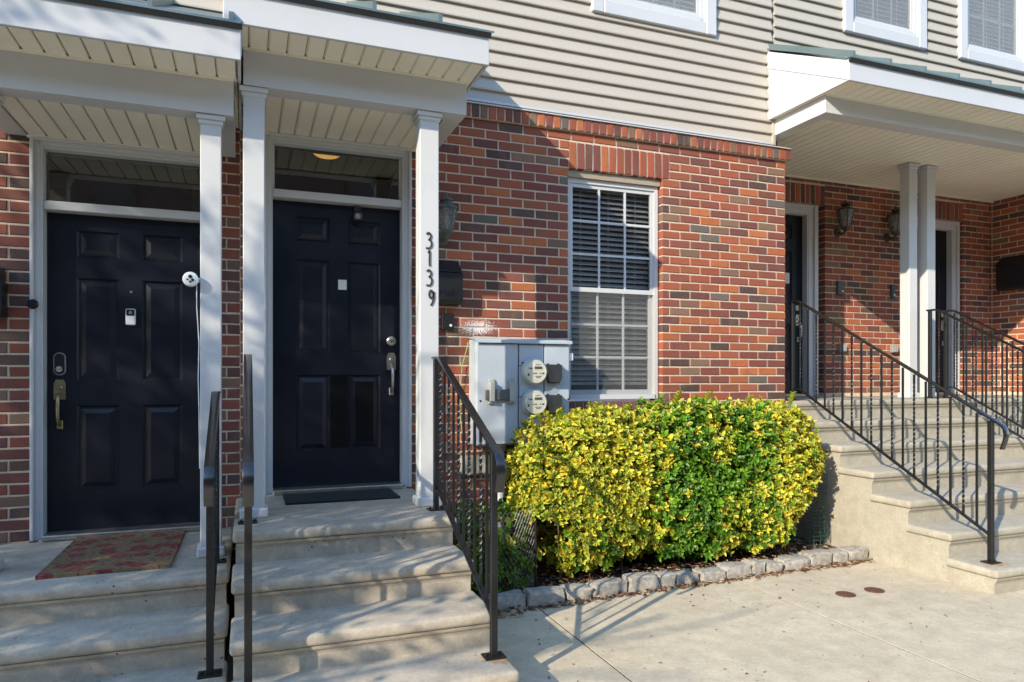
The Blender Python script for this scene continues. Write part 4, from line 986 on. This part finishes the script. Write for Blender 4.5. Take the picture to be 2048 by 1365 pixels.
# ================================================================== STREET TREE (beyond the left edge; it throws the dappled shade)
tr = thing('street_tree', (-7.0, .75, G(-7)), 'leafy street tree at the kerb beyond the left edge, shading the left porch', 'tree')
rt = random.Random(21)
base = Vector((-7.0, .75, G(-7)))
limbs = []
def limb(p, d, L, r, depth):
    pts = [p]; q = p.copy(); dd = d.copy()
    for k in range(4):
        dd = (dd+Vector((rt.gauss(0, .14), rt.gauss(0, .14), rt.gauss(0, .08)+.05))).normalized(); q = q+dd*L/4; pts.append(q.copy())
    limbs.append((pts, r, r*.55))
    if depth:
        for k in range(4 if depth > 1 else 3):
            st = pts[rt.randint(2, 4)]; a = rt.random()*6.28
            nd = (dd*.6+Vector((math.cos(a), math.sin(a), rt.uniform(-.1, .6)))*.75).normalized(); limb(st, nd, L*rt.uniform(.55, .75), r*.5, depth-1)
B().tube([base, base+Vector((.05, 0, 1.2)), base+Vector((.02, .03, 2.4))], .17, 12, .12).build('trunk', 'bark', tr, smooth=True)
for k in range(6):
    a = k*1.05+.3; limb(base+Vector((.02, .03, 2.3)), Vector((math.cos(a)*.8, math.sin(a)*.8, .8)).normalized(), 2.2, .07, 2)
lm = B()
for pts, r, r2 in limbs: lm.tube(pts, r, 6, r2)
lm.build('limbs', 'bark', tr)
cb = B(); cnt = 0
EDGE = [(-3.9, 4.0), (-3.3, 3.5), (-2.85, 3.15), (-2.4, 2.98), (-1.9, 2.75), (-1.45, 2.1), (-1.0, 1.5), (-.3, 1.0), (9, 1.0)]
while cnt < 30000:
    xf = rt.uniform(-3.0, 4.6); zf = rt.uniform(-3.7, 2.2); hh = rt.gauss(8.2, .8)
    for (za, ea), (zb, eb) in zip(EDGE, EDGE[1:]):
        if za <= zf <= zb: edge = ea+(eb-ea)*(zf-za)/(zb-za)
    nz = noise.noise(Vector((xf*1.6+zf*.8, zf*3.0-xf*.5, 1.5)))*.9+noise.noise(Vector((xf*4, zf*6, 4.5)))*.5
    dns = 1/(1+math.exp((xf-edge)/.17))
    hi = max(0, min(1, (zf+.5)/.8))                     # thinner towards the top of the crown
    lo = max(0, min(1, (-.7-zf)/.6))
    keep = dns*max(0, min(1, (.95-.35*hi+.25*lo)+nz*(.75+.6*hi-.35*lo)))
    if zf > .6: keep *= max(0, 1-(zf-.6)*.6)
    if rt.random() > keep: continue
    p = Vector((xf, 5.0, zf))-Vector((math.sin(AZ)*hh, math.cos(AZ)*hh, -math.tan(EL)*hh))
    a = Vector((rt.gauss(0, 1), rt.gauss(0, 1), rt.gauss(0, 1))).normalized(); s = a.orthogonal().normalized(); L = rt.uniform(.055, .095); W = L*.6
    cb.add([p, p+a*L*.5+s*W*.5, p+a*L, p+a*L*.5-s*W*.5], [(0, 1, 2, 3)]); cnt += 1
tag(cb.build('crown', 'tree_leaf', tr, normals=False), kind='stuff')

# ================================================================== TERRACE ACROSS THE STREET (behind the viewer; it is what the panes mirror)
op = thing('brick_terrace', (0, -15, G(0)-.12), 'three-storey brick terrace on the far side of the street, behind the viewer', 'building')
far = B().box(-26, 26, -23, -15, G(0)-.6, 8.2).build('wall', 'far_brick', op)
B().box(-26.2, 26.2, -23.2, -14.7, 8.21, 8.6).build('cornice', 'white_trim', op)
for i in range(-6, 7):
    for j in range(3):
        x = i*3.9; z = -.5+j*3.0
        f = B().box(x-.6, x+.6, -15.0, -14.93, z, z+1.7).build('window', 'far_brick', op)
        B().box(x-.5, x+.5, -14.929, -14.91, z+.1, z+1.6).build('pane', 'far_glass', f)
    B().box(i*3.9+1.4, i*3.9+2.5, -15, -14.95, G(0)+.2, .95).build('door', 'door_paint', op)
